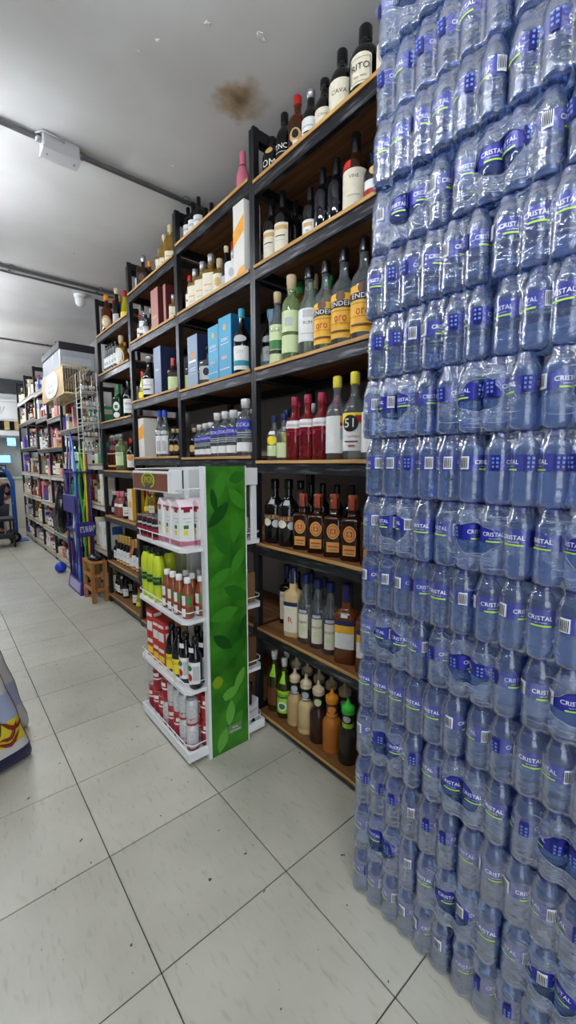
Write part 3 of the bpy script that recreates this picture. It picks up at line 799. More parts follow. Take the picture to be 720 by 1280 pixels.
def bottle(kind, loc, H, rotz, label, group):
    """a bottle of a kind; the first one builds the meshes, the rest copy it"""
    k = KN[kind]
    if kind in PROTO:
        return dup(PROTO[kind], loc, rotz, label, H / H0)
    root = thing(k['name'], label, k['cat'], loc, rotz, group)
    root.scale = (H / H0,) * 3
    pf, zc, rc = prof(k['outline'], k['r'])
    n = 20 if k['sq'] == 2.0 else 28
    MB().lathe([(r * H0, z * H0) for r, z in pf], k['body'], n, k['sq'], asp=k['asp']).build('glass_body', root)
    if k['capshape'] == 'cyl':
        cp = [(rc * .97, zc), (rc, zc + .01), (rc, .985), (rc * .9, 1.0)]
        if k['cap'] in (C_SILVER, C_CORK, C_WHITE, C_CREAM):
            cp = [(rc * .9, zc), (rc * .92, zc + .06), (rc, zc + .065), (rc, .985), (rc * .92, 1.0)]
    elif k['capshape'] == 'ball':
        cp = [(rc * .6, zc), (rc * .7, zc + .03), (rc * 1.1, zc + .08), (rc * 1.25, zc + .14), (rc * 1.0, .98), (rc * .4, 1.0)]
    else:
        cp = [(rc * .9, zc), (rc * .98, zc + .015), (rc * .9, zc + .055), (rc, zc + .065), (rc * .9, zc + .095), (rc * .55, zc + .125), (rc * .30, zc + .14), (rc * .26, zc + .17), (rc * .18, 1.0)]
    MB().lathe([(r * H0, z * H0) for r, z in cp], k['cap'], 16).build('cap', root)
    if k['art']:
        mb = MB()
        label_art(mb, pf, k['sq'], k['art'], H0, k['asp'])
        mb.build('label', root)
    PROTO[kind] = root
    return root


PLACED = [
    ('R', 1, 'om', 1.195, 1.525, 0.15), ('R', 1, 'tnc', 1.195, 1.46, 0.215), ('R', 1, 'amberoval', 1.195, 1.374, 0.24),
    ('R', 1, 'dkwhite', 1.195, 1.281, 0.203), ('R', 1, 'dkcream', 1.195, 1.221, 0.193), ('R', 1, 'cava', 1.195, 1.148, 0.231),
    ('R', 1, 'rito', 1.195, 1.063, 0.259), ('R', 1, 'clas', 1.195, 0.981, 0.208), ('R', 2, 'winecream', 1.195, 1.568, 0.279),
    ('R', 2, 'winecream', 1.195, 1.492, 0.283), ('R', 2, 'winedark', 1.275, 1.461, 0.278), ('R', 2, 'winewhite', 1.195, 1.275, 0.207),
    ('R', 2, 'wineplain', 1.195, 1.213, 0.242), ('R', 2, 'winedark', 1.275, 1.254, 0.264), ('R', 2, 'wineplain', 1.195, 1.143, 0.24),
    ('R', 2, 'winedark', 1.275, 1.173, 0.253), ('R', 2, 'redshoulder', 1.195, 1.038, 0.304), ('R', 2, 'goldseal', 1.195, 0.981, 0.172),
    ('R', 3, 'tqgreen', 1.195, 1.487, 0.313), ('R', 3, 'tqwhite', 1.275, 1.528, 0.372), ('R', 3, 'tqwhite', 1.195, 1.392, 0.351),
    ('R', 3, 'tqgreencap', 1.275, 1.424, 0.357), ('R', 3, 'tqwhite', 1.275, 1.367, 0.368), ('R', 3, 'clearwhite', 1.195, 1.254, 0.348),
    ('R', 3, 'tqgreencap', 1.275, 1.285, 0.329), ('R', 3, 'ender', 1.195, 1.183, 0.339), ('R', 3, 'ender', 1.195, 1.115, 0.349),
    ('R', 3, 'ender', 1.195, 1.029, 0.35), ('R', 4, 'vodka', 1.275, 1.692, 0.245), ('R', 4, 'navycap', 1.195, 1.499, 0.199),
    ('R', 4, 'navycap', 1.275, 1.627, 0.235), ('R', 4, 'navypale', 1.195, 1.434, 0.204), ('R', 4, 'pink', 1.195, 1.374, 0.266),
    ('R', 4, 'pink', 1.275, 1.483, 0.272), ('R', 4, 'pink', 1.195, 1.298, 0.267), ('R', 4, 'pink', 1.275, 1.324, 0.271),
    ('R', 4, 'pink', 1.195, 1.213, 0.265), ('R', 4, 'pink', 1.275, 1.247, 0.259), ('R', 4, 'yellowcap', 1.195, 1.112, 0.314),
    ('R', 4, 'c51', 1.195, 1.035, 0.316), ('R', 4, 'yellowcap', 1.195, 0.968, 0.316), ('R', 5, 'creamliq', 1.195, 1.493, 0.295),
    ('R', 5, 'creamliq', 1.195, 1.413, 0.297), ('R', 5, 'clearwhite', 1.275, 1.4, 0.288), ('R', 5, 'bourbon', 1.195, 1.325, 0.239),
    ('R', 5, 'bourbon', 1.195, 1.25, 0.242), ('R', 5, 'bourbon', 1.195, 1.17, 0.247), ('R', 5, 'bourbon', 1.195, 1.092, 0.247),
    ('R', 5, 'bourbon', 1.195, 1.017, 0.248), ('R', 5, 'winedark', 1.275, 1.368, 0.278), ('R', 5, 'winedark', 1.275, 1.296, 0.281),
    ('R', 5, 'winedark', 1.275, 1.195, 0.278), ('R', 5, 'winedark', 1.275, 1.12, 0.28), ('R', 6, 'oil', 1.275, 1.564, 0.286),
    ('R', 6, 'creamb', 1.195, 1.339, 0.315), ('R', 6, 'clearblue', 1.195, 1.284, 0.301), ('R', 6, 'clearblue', 1.195, 1.225, 0.296),
    ('R', 6, 'clearblue', 1.195, 1.15, 0.298), ('R', 6, 'brownb', 1.195, 1.071, 0.313), ('R', 6, 'brownb', 1.195, 0.993, 0.299),
    ('R', 6, 'clearblue', 1.275, 1.349, 0.281), ('R', 6, 'clearblue', 1.275, 1.261, 0.277), ('R', 6, 'winedark', 1.275, 1.502, 0.265),
    ('R', 7, 'olive', 1.195, 1.537, 0.298), ('R', 7, 'limeb', 1.195, 1.465, 0.29), ('R', 7, 'syrbeige', 1.195, 1.392, 0.266),
    ('R', 7, 'syrcream', 1.195, 1.322, 0.27), ('R', 7, 'syrdark', 1.195, 1.236, 0.275), ('R', 7, 'syrcaramel', 1.195, 1.136, 0.274),
    ('R', 7, 'syrgreen', 1.195, 1.045, 0.269), ('R', 7, 'olive', 1.275, 1.541, 0.275), ('R', 7, 'syrbeige', 1.275, 1.461, 0.275),
    ('R', 7, 'syrdark', 1.275, 1.385, 0.274), ('R', 7, 'syrdark', 1.275, 1.314, 0.266), ('R', 7, 'syrdark', 1.275, 1.226, 0.27),
    ('R', 7, 'syrdark', 1.275, 1.139, 0.273), ('2', 1, 'pinkchamp', 1.195, 1.738, 0.244), ('2', 1, 'winelabel', 1.195, 2.374, 0.213),
    ('2', 1, 'winelabel', 1.275, 2.486, 0.308), ('2', 1, 'winelabel', 1.195, 2.264, 0.224), ('2', 1, 'winelabel', 1.195, 2.175, 0.233),
    ('2', 1, 'winelabel', 1.275, 2.362, 0.324), ('2', 1, 'winelabel', 1.275, 2.221, 0.26), ('2', 2, 'redcapw', 1.195, 2.343, 0.211),
    ('2', 2, 'creamtq', 1.195, 2.267, 0.222), ('2', 2, 'creamtq', 1.195, 2.155, 0.23), ('2', 2, 'creamtq', 1.195, 2.037, 0.237),
    ('2', 2, 'jarcream', 1.195, 1.977, 0.185), ('2', 2, 'dkslim', 1.195, 1.921, 0.222), ('2', 2, 'flaskwhite', 1.195, 1.851, 0.174),
    ('2', 2, 'redcapw', 1.275, 1.944, 0.286), ('2', 3, 'redcapw', 1.275, 2.498, 0.24), ('2', 3, 'decanter', 1.195, 2.155, 0.207),
    ('2', 3, 'blueb', 1.195, 1.768, 0.305), ('2', 3, 'blueb', 1.275, 1.829, 0.307), ('2', 4, 'creamcap', 1.195, 2.351, 0.173),
    ('2', 4, 'vodkas', 1.195, 2.278, 0.187), ('2', 4, 'vodkas', 1.275, 2.385, 0.204), ('2', 4, 'vodkas', 1.195, 2.17, 0.189),
    ('2', 4, 'vodkas', 1.195, 2.116, 0.191), ('2', 4, 'vodka', 1.195, 2.027, 0.235), ('2', 4, 'vodka', 1.195, 1.94, 0.236),
    ('2', 4, 'vodka', 1.195, 1.854, 0.235), ('2', 4, 'vodka', 1.275, 2.007, 0.243), ('2', 4, 'vodka', 1.275, 1.915, 0.238),
    ('2', 4, 'vodka', 1.195, 1.74, 0.278), ('2', 4, 'vodka', 1.275, 1.802, 0.24), ('3', 1, 'slimwhite', 1.195, 3.159, 0.196),
    ('3', 1, 'amberslim', 1.275, 3.296, 0.321), ('3', 1, 'whiskeydk', 1.195, 2.963, 0.224), ('3', 1, 'whiskeydk', 1.275, 3.035, 0.236),
    ('3', 1, 'creamtq', 1.195, 2.666, 0.162), ('3', 1, 'goldtq', 1.195, 2.597, 0.22), ('3', 1, 'goldtq', 1.195, 2.526, 0.246),
    ('3', 2, 'amberslim', 1.275, 3.313, 0.357), ('3', 2, 'redcapw', 1.195, 3.148, 0.198), ('3', 2, 'slimwhite', 1.195, 3.021, 0.247),
    ('3', 2, 'clearwhite', 1.195, 2.946, 0.163), ('3', 2, 'dkslim', 1.275, 3.076, 0.252), ('3', 2, 'creamtq', 1.195, 2.504, 0.128),
    ('3', 3, 'slimwhite', 1.275, 3.364, 0.205), ('3', 3, 'yellowliq', 1.195, 3.054, 0.211), ('3', 3, 'dkwhite', 1.195, 2.909, 0.29),
    ('3', 3, 'flaskred', 1.195, 2.535, 0.21), ('3', 3, 'flaskred', 1.275, 2.652, 0.234), ('3', 4, 'ovalcream', 1.275, 3.012, 0.186),
    ('3', 4, 'clearblue2', 1.195, 2.768, 0.312), ('3', 4, 'clearblue2', 1.195, 2.687, 0.305), ('3', 4, 'ovalcream', 1.275, 2.805, 0.174),
    ('3', 4, 'creamcap', 1.195, 2.562, 0.176), ('3', 4, 'creamcap', 1.195, 2.498, 0.172), ('3', 5, 'yellowliq', 1.195, 3.24, 0.165),
    ('3', 5, 'goldtq', 1.195, 3.147, 0.194), ('3', 5, 'dkslim', 1.195, 3.069, 0.173), ('3', 5, 'dkslim', 1.275, 3.208, 0.163),
    ('4', 1, 'amberslim', 1.195, 3.762, 0.32), ('4', 1, 'redcapw', 1.275, 3.906, 0.312), ('4', 1, 'dkslim', 1.195, 3.512, 0.298),
    ('4', 1, 'amberslim', 1.275, 3.82, 0.321), ('4', 1, 'yellowliq', 1.195, 3.327, 0.225), ('4', 2, 'slimwhite', 1.195, 3.93, 0.285),
    ('4', 2, 'slimwhite', 1.195, 3.845, 0.287), ('4', 2, 'slimwhite', 1.195, 3.758, 0.288), ('4', 2, 'slimwhite', 1.195, 3.668, 0.294),
    ('4', 2, 'slimwhite', 1.195, 3.58, 0.292), ('4', 2, 'ovalcream', 1.195, 3.455, 0.3), ('4', 2, 'amberslim', 1.275, 3.603, 0.357),
    ('4', 3, 'blueb', 1.275, 4.139, 0.28), ('4', 3, 'greenherb', 1.195, 3.575, 0.286), ('4', 3, 'winecream', 1.275, 3.661, 0.314),
    ('4', 3, 'winelabel', 1.195, 3.339, 0.283), ('4', 4, 'redslim', 1.195, 3.964, 0.295), ('4', 4, 'redslim', 1.195, 3.873, 0.298),
    ('4', 4, 'redslim', 1.195, 3.78, 0.293), ('4', 4, 'palegreen', 1.195, 3.6, 0.297), ('4', 4, 'bourbon', 1.275, 3.673, 0.243),
    ('4', 4, 'dkorange', 1.195, 3.336, 0.252), ('4', 5, 'dkslim', 1.195, 3.917, 0.203), ('4', 5, 'dkslim', 1.195, 3.812, 0.208),
    ('4', 5, 'pinkb', 1.195, 3.685, 0.215), ('4', 5, 'pinkb', 1.195, 3.594, 0.219), ('4', 5, 'dkwhite', 1.195, 3.488, 0.211),
    ('4', 6, 'winelabel', 1.195, 3.961, 0.18), ('4', 6, 'dkslim', 1.275, 4.134, 0.131), ('4', 6, 'winelabel', 1.195, 3.806, 0.172),
    ('4', 6, 'champagne', 1.195, 3.704, 0.243), ('4', 6, 'champagne', 1.195, 3.628, 0.246), ('4', 6, 'champagne', 1.195, 3.553, 0.249),
    ('4', 6, 'champagne', 1.195, 3.474, 0.253), ('4', 6, 'copper', 1.195, 3.417, 0.241), ('4', 6, 'champagne', 1.195, 3.362, 0.255),
    ('4', 6, 'champagne', 1.195, 3.286, 0.252), ('4', 7, 'winelabel', 1.195, 3.929, 0.137), ('4', 7, 'winelabel', 1.195, 3.832, 0.142),
    ('4', 7, 'dkslim', 1.195, 3.752, 0.152), ('4', 7, 'winelabel', 1.195, 3.617, 0.166), ('4', 7, 'winedark', 1.275, 3.929, 0.115),
    ('4', 7, 'winelabel', 1.275, 3.739, 0.11), ('4', 7, 'winelabel', 1.195, 3.387, 0.175), ('4', 7, 'yellowliq', 1.195, 3.299, 0.161),
]

# keep every bottle inside its rack and clear of its neighbours
spots = []
for b, l, k, x, y, h in PLACED:
    ya, yb, zt, lev, _w = RACKS[b]
    z = lev[l - 1]
    room_ = (lev[l - 2] - 0.07 - z) if l > 1 else CEIL - 0.025 - z
    h = min(max(h, 0.17), room_, 0.36)
    r = KN[k]['r'] * h * (1.12 if KN[k]['sq'] > 2 else 1.0)
    spots.append([b, l, k, max(x, RX0 + r + 0.004), y, h, r])
by_shelf = {}
for s_ in spots:
    by_shelf.setdefault((s_[0], s_[1]), []).append(s_)
for (b, l), ss in by_shelf.items():
    ya, yb = RACKS[b][0] + PW + 0.004, RACKS[b][1] - PW - 0.004
    for it in range(60):
        for i in range(len(ss)):
            for j in range(i):
                p, q = ss[i], ss[j]
                dx, dy = p[3] - q[3], p[4] - q[4]
                d = math.hypot(dx, dy)
                need = p[6] + q[6] + 0.003
                if d < need:
                    push = (need - d) / 2 + 1e-4
                    sy = 1 if dy >= 0 else -1
                    if abs(dx) > 0.04:                        # front and back row: part them front to back
                        sx = 1 if dx > 0 else -1
                        p[3] += sx * push * 0.8
                        q[3] -= sx * push * 0.2
                    p[4] += sy * push
                    q[4] -= sy * push
        for p in ss:
            p[4] = min(max(p[4], ya + p[6]), yb - p[6])
            p[3] = min(max(p[3], RX0 + p[6] - 0.002), 1.42)

for s_ in spots:                    # a few placed by hand beside the gift boxes
    if s_[:3] == ['2', 3, 'blueb'] and s_[3] < 1.25:
        s_[3], s_[4] = 1.176, 1.738
    elif s_[:3] == ['2', 3, 'blueb']:
        s_[3], s_[4] = 1.29, 1.66
    elif s_[:3] == ['2', 3, 'decanter']:
        s_[3], s_[4] = 1.185, 2.066
    elif s_[:3] == ['3', 3, 'flaskred'] and s_[4] > 2.57:
        s_[3], s_[4] = 1.285, 2.46
    elif s_[:3] == ['3', 4, 'ovalcream'] and s_[4] > 2.9:
        s_[3], s_[4] = 1.31, 2.88
    elif s_[:3] == ['R', 3, 'tqwhite'] and s_[4] > 1.48:
        s_[3], s_[4] = 1.375, 1.475
SHELF_N = {}


def shelf_words(b, l):
    n = len(RACKS[b][3])
    lw = 'top' if l == 1 else ('bottom' if l == n else ORD[l - 1])
    return RACKS[b][4] + "'s " + lw + ' shelf'


for (b, l), ss in by_shelf.items():
    ss.sort(key=lambda s: -(s[4] - 0.84 * (s[3] - 1.195)))    # left to right as seen from the aisle
    cnt = {}
    for s_ in ss:
        cnt[s_[2]] = cnt.get(s_[2], 0) + 1
    seen = {}
    for s_ in ss:
        k = s_[2]
        seen[k] = seen.get(k, 0) + 1
        lab = KN[k]['look'] + ', '
        if cnt[k] > 1:
            lab += ORD[seen[k] - 1] + ' from left, '
        lab += shelf_words(b, l)
        turn = rad(random.uniform(22, 40) if b in 'R2' else random.uniform(30, 62))
        bottle(k, (s_[3], s_[4], RACKS[b][3][l - 1]), s_[5], -PI / 2 + turn, lab, KN[k]['name'].replace('_', ' ') + 's on the racks')

# ------------------------------------------------------------------ cartons on the racks


def carton(name, label, b, l, y0, y1, depth, h, front, side, art=None, x=None, group='boxed bottles on the racks'):
    z = RACKS[b][3][l - 1]
    x = RX0 + 0.004 if x is None else x
    t_ = thing(name, label, 'box', (x, (y0 + y1) / 2, z), 0, group)
    w = (y1 - y0) / 2
    mb = MB()
    mb.box(0, depth, -w, w, 0, h, side, 0.0015)
    mb.build('carton_body', t_)
    mb = MB()
    e = 0.0012
    mb.box(-e, 0.0003, -w + 0.002, w - 0.002, 0.002, h - 0.002, front)
    mb.build('front_panel', t_)
    if art:
        for n, a in enumerate(art):
            mb = MB()
            xo = -e - 0.0006 * (n + 1)
            if a[0] == 'r':
                _, u0, u1, v0, v1, mt = a
                mb.quad((xo, w - 2 * w * u0, h * v0), (xo, w - 2 * w * u0, h * v1), (xo, w - 2 * w * u1, h * v1), (xo, w - 2 * w * u1, h * v0), mt)
            elif a[0] == 'p':
                mb.add([(xo, w - 2 * w * u, h * v) for u, v in a[1]], [tuple(range(len(a[1])))[::-1]], a[2])
            elif a[0] == 'e':
                _, u, v, ru, mt = a
                mb.add([(xo, w - 2 * w * u + ru * cos(q * PI / 9), h * v + ru * sin(q * PI / 9)) for q in range(18)], [tuple(range(18))], mt)
            elif a[0] == 't':
                _, s_, u, v, size, mt, wd = a
                text_flat(mb, s_, (xo, w - 2 * w * u, h * v), (0, -1, 0), (0, 0, 1), size, mt, wd)
            mb.build('print', t_)
    return t_


M_VC = mat('champagne_carton_white', (222, 218, 210), rough=0.5)
M_VCO = mat('champagne_carton_orange', (236, 164, 50), rough=0.5)
M_TURQ = mat('turquoise_carton', (40, 150, 190), rough=0.4)
M_TURQD = mat('dark_turquoise_side', (18, 84, 124), rough=0.4)
M_GRBLUE = mat('grey_blue_carton', (120, 142, 166), rough=0.45)
M_NAVYC = mat('navy_carton', (34, 44, 76), rough=0.45)
M_STEELB = mat('steel_blue_carton', (112, 126, 152), rough=0.45)
M_MAROON = mat('maroon_carton', (92, 34, 38), rough=0.45)
M_ROSEC = mat('rose_brown_carton', (170, 120, 112), rough=0.45)
orange_mark = [('p', [(0, .42), (0, .64), (1, .80), (1, .58)], M_VCO), ('e', .5, .61, .012, L_TAN), ('p', [(.25, 0.02), (.6, .10), (1, .12), (1, 0.02)], M_VCO)]
carton('gift_box', "tall white champagne box with orange stripe, second rack's second shelf", '2', 2, 1.645, 1.735, 0.09, 0.315, M_VC, M_VC, orange_mark)
carton('gift_box', "white champagne box with orange stripe, third rack's fourth shelf", '3', 4, 2.95, 3.05, 0.11, 0.275, M_VC, M_VC, [('p', [(0, .45), (0, .72), (1, .86), (1, .5)], M_VCO)], x=1.15)
tq = [('e', .5, .82, .016, L_TAN), ('t', 'BOMBAY', .5, .62, .016, C_WHITE, .062), ('r', .15, .85, .55, .56, C_WHITE), ('r', .25, .7, .3, .36, L_GREY), ('r', .1, .9, .14, .155, C_WHITE)]
carton('gift_box', 'left one of the two turquoise gin boxes beside the decanter', '2', 3, 1.902, 2.008, 0.16, 0.275, M_TURQ, M_TURQD, tq, x=1.145)
carton('gift_box', 'right one of the two turquoise gin boxes beside the decanter', '2', 3, 1.784, 1.900, 0.16, 0.295, M_TURQ, M_TURQD, tq, x=1.145)
carton('gift_box', 'grey-blue whisky box with orange emblem left of the decanter', '2', 3, 2.125, 2.24, 0.1, 0.28, M_GRBLUE, M_NAVYC, [('e', .5, .62, .02, L_ORANGE), ('r', .15, .85, .48, .52, C_WHITE), ('r', .2, .8, .36, .37, C_WHITE), ('r', .2, .8, .32, .33, C_WHITE), ('r', .25, .75, .25, .26, L_GREY)], x=1.145)
carton('gift_box', "blue box edge at far left of nearest rack's third shelf", 'R', 3, 1.525, 1.555, 0.2, 0.26, M_GRBLUE, M_TURQD, None, x=1.20)
carton('gift_box', "thin dark maroon box, left end of nearest rack's top shelf", 'R', 1, 1.49, 1.555, 0.05, 0.21, M_ROSEC, M_MAROON, None, x=1.27)
carton('gift_box', "rose-brown boxed whisky with maroon side, third rack's second shelf", '3', 2, 2.63, 2.74, 0.15, 0.25, M_ROSEC, M_MAROON, [('r', .2, .8, .3, .34, L_TAN)], x=1.15)
carton('gift_box', "narrow maroon box beside the cream bottle, third rack's second shelf", '3', 2, 2.56, 2.595, 0.1, 0.25, M_ROSEC, M_MAROON, None, x=1.17)
carton('gift_box', "tall navy box with steel-blue front, third rack's third shelf", '3', 3, 2.62, 2.73, 0.14, 0.30, M_STEELB, M_NAVYC, [('r', .3, .7, .5, .54, L_GREY)], x=1.15)
carton('gift_box', "cream and yellow box, fourth rack's fifth shelf", '4', 5, 3.30, 3.40, 0.1, 0.25, L_CREAM, L_YELLOW, [('r', .2, .8, .4, .6, L_TAN)], x=1.17)

# ------------------------------------------------------------------ stack of water packs
WD = 0.0506                       # bottle pitch
WR = 0.0249                       # bottle radius
WH = 0.1440                       # bottle height
LAYER = 0.1455
SX, SY = 0.847, 0.716             # front face and far end of the stack


def water_body_mat():
    """thin clear plastic full of water: glass-like, with a share of pale blue cloudiness"""
    mt = bpy.data.materials.new('water_bottle_plastic')
    mt.use_nodes = True
    nt = mt.node_tree
    b = nt.nodes['Principled BSDF']
    out = nt.nodes['Material Output']
    b.inputs['Base Color'].default_value = (*lin((170, 196, 236)), 1)
    b.inputs['Roughness'].default_value = 0.08
    b.inputs['Specular IOR Level'].default_value = 0.9
    b.inputs['Coat Weight'].default_value = 1.0
    b.inputs['Coat Roughness'].default_value = 0.05
    gl = nt.nodes.new('ShaderNodeBsdfGlass')
    gl.inputs['Color'].default_value = (*lin((214, 230, 254)), 1)
    gl.inputs['IOR'].default_value = 1.36
    gl.inputs['Roughness'].default_value = 0.03
    tc = nt.nodes.new('ShaderNodeTexCoord')
    nz = nt.nodes.new('ShaderNodeTexNoise'); nz.inputs['Scale'].default_value = 60; nz.inputs['Detail'].default_value = 2
    nt.links.new(tc.outputs['Object'], nz.inputs['Vector'])
    bp = nt.nodes.new('ShaderNodeBump'); bp.inputs['Strength'].default_value = 0.18; bp.inputs['Distance'].default_value = 0.003
    nt.links.new(nz.outputs['Fac'], bp.inputs['Height'])
    nt.links.new(bp.outputs['Normal'], b.inputs['Normal']); nt.links.new(bp.outputs['Normal'], gl.inputs['Normal'])
    mx = nt.nodes.new('ShaderNodeMixShader')
    mx.inputs[0].default_value = 0.92
    nt.links.new(b.outputs[0], mx.inputs[1])
    nt.links.new(gl.outputs[0], mx.inputs[2])
    nt.links.new(mx.outputs[0], out.inputs['Surface'])
    MATS['water_bottle_plastic'] = mt
    return mt


def film_mat(name, cloud, gloss, scale, bump):
    mt = bpy.data.materials.new(name)
    mt.use_nodes = True
    nt = mt.node_tree
    nt.nodes.remove(nt.nodes['Principled BSDF'])
    out = nt.nodes['Material Output']
    tc = nt.nodes.new('ShaderNodeTexCoord')
    mp = nt.nodes.new('ShaderNodeMapping'); mp.inputs['Scale'].default_value = (1, 1, 1.8)
    nz = nt.nodes.new('ShaderNodeTexNoise'); nz.inputs['Scale'].default_value = scale; nz.inputs['Detail'].default_value = 4; nz.inputs['Distortion'].default_value = 1.2
    nt.links.new(tc.outputs['Object'], mp.inputs['Vector']); nt.links.new(mp.outputs[0], nz.inputs['Vector'])
    bp = nt.nodes.new('ShaderNodeBump'); bp.inputs['Strength'].default_value = bump; bp.inputs['Distance'].default_value = 0.004
    nt.links.new(nz.outputs['Fac'], bp.inputs['Height'])
    tr = nt.nodes.new('ShaderNodeBsdfTransparent'); tr.inputs['Color'].default_value = (0.92, 0.95, 1.0, 1)
    gs = nt.nodes.new('ShaderNodeBsdfGlossy'); gs.inputs['Roughness'].default_value = 0.14
    df = nt.nodes.new('ShaderNodeBsdfDiffuse'); df.inputs['Color'].default_value = (*lin((184, 204, 240)), 1)
    nt.links.new(bp.outputs['Normal'], gs.inputs['Normal']); nt.links.new(bp.outputs['Normal'], df.inputs['Normal'])
    fr = nt.nodes.new('ShaderNodeFresnel'); fr.inputs['IOR'].default_value = 1.45
    nt.links.new(bp.outputs['Normal'], fr.inputs['Normal'])
    ma = nt.nodes.new('ShaderNodeMath'); ma.operation = 'MULTIPLY_ADD'; ma.inputs[1].default_value = 0.32; ma.inputs[2].default_value = gloss
    nt.links.new(fr.outputs[0], ma.inputs[0])
    m1 = nt.nodes.new('ShaderNodeMixShader')
    nt.links.new(ma.outputs[0], m1.inputs[0]); nt.links.new(tr.outputs[0], m1.inputs[1]); nt.links.new(gs.outputs[0], m1.inputs[2])
    m2 = nt.nodes.new('ShaderNodeMixShader'); m2.inputs[0].default_value = cloud
    nt.links.new(m1.outputs[0], m2.inputs[1]); nt.links.new(df.outputs[0], m2.inputs[2])
    nt.links.new(m2.outputs[0], out.inputs['Surface'])
    MATS[name] = mt
    return mt


M_WATER = water_body_mat()
M_FILM = film_mat('shrink_film_clear', 0.06, 0.065, 30, 0.5)
M_FILM2 = film_mat('shrink_film_gathered', 0.13, 0.10, 60, 0.9)      # thicker gathered film round the open eye
M_CRUMPLE = glassy('crumpled_film', (240, 244, 250), see=0.6, rough=0.25, body=(206, 214, 232))
M_WLAB = mat('water_label_blue', (34, 40, 146), rough=0.35)
M_WLAB2 = mat('water_label_deep_blue', (24, 30, 112), rough=0.35)
M_WTXT = mat('water_label_white', (236, 240, 248), rough=0.4)
M_WGRN = mat('water_label_green', (168, 214, 62), rough=0.4)
M_WICON = mat('water_label_icon', (96, 124, 206), rough=0.4)
M_WCAP = mat('water_cap_blue', (26, 34, 104), rough=0.35)
WPROF = [(.30, .006), (.62, .0), (.86, .03), (.96, .09), (.99, .15), (.985, .19), (.93, .215), (.975, .24), (.965, .28), (.91, .305), (.97, .33),
         (.99, .36), (.96, .41), (.985, .445), (.97, .455), (.97, .695), (.99, .71), (1.0, .735), (.97, .78), (.88, .83), (.72, .875), (.54, .905), (.47, .92), (.47, .95)]
wpf = [(r * WR, z * WH) for r, z in WPROF]
_mb = MB()
P, F = [], []
NW = 20
for j, (r, z) in enumerate(wpf):
    for i in range(NW):
        a = 2 * PI * (i + .5) / NW
        k = 1.0 - (0.10 * max(0, cos(5 * a)) ** 2 if z < .1 * WH else 0.0)      # petal foot
        P.append((r * k * cos(a), r * k * sin(a), z))
for j in range(len(wpf) - 1):
    for i in range(NW):
        i2 = (i + 1) % NW
        F.append((j * NW + i, j * NW + i2, (j + 1) * NW + i2, (j + 1) * NW + i))
F.append(tuple(range(NW - 1, -1, -1)))
F.append(tuple((len(wpf) - 1) * NW + i for i in range(NW)))
_mb.add(P, F, M_WATER, True)
water_me = _mb.mesh('water_bottle')
cap_me = MB().lathe([(.52 * WR, .915 * WH), (.56 * WR, .92 * WH), (.56 * WR, .99 * WH), (.50 * WR, 1.0 * WH)], M_WCAP, 14).mesh('bottle_cap')
upf = [(r, z) for r, z in WPROF]
lab = MB()
lpf = [(WR * .975 / WH, 0), (WR * .975 / WH, 1)]
art = [('r', -180, 180, .462, .69, M_WLAB)]
for a0 in (0, 180):
    art += [('t', 'CRISTAL', a0, .585, .058, M_WTXT, 96), ('t', 'agua tratada', a0 + 4, .53, .018, M_WTXT, 44)]
    art += [('p_', a0)]
art2 = []
for e in art:
    if e[0] == 'p_':
        art2.append(('r', e[1] - 30, e[1] + 44, .476, .497, M_WGRN))
    else:
        art2.append(e)
art2 += [('r', 72, 108, .485, .67, M_WTXT), ('r', -108, -74, .475, .68, M_WLAB2)]
for q in range(6):
    art2.append(('r', 75 + q * 5.2, 77.6 + q * 5.2, .505, .655, L_BLACK))
for q in range(3):
    art2.append(('r', -101, -94, .51 + q * .055, .54 + q * .055, M_WICON))
    art2.append(('r', -88, -80, .51 + q * .055, .54 + q * .055, M_WICON))
label_art(lab, [(r * 1.0, z) for r, z in lpf], 2.0, art2, WH)
wlabel_me = lab.mesh('bottle_label')


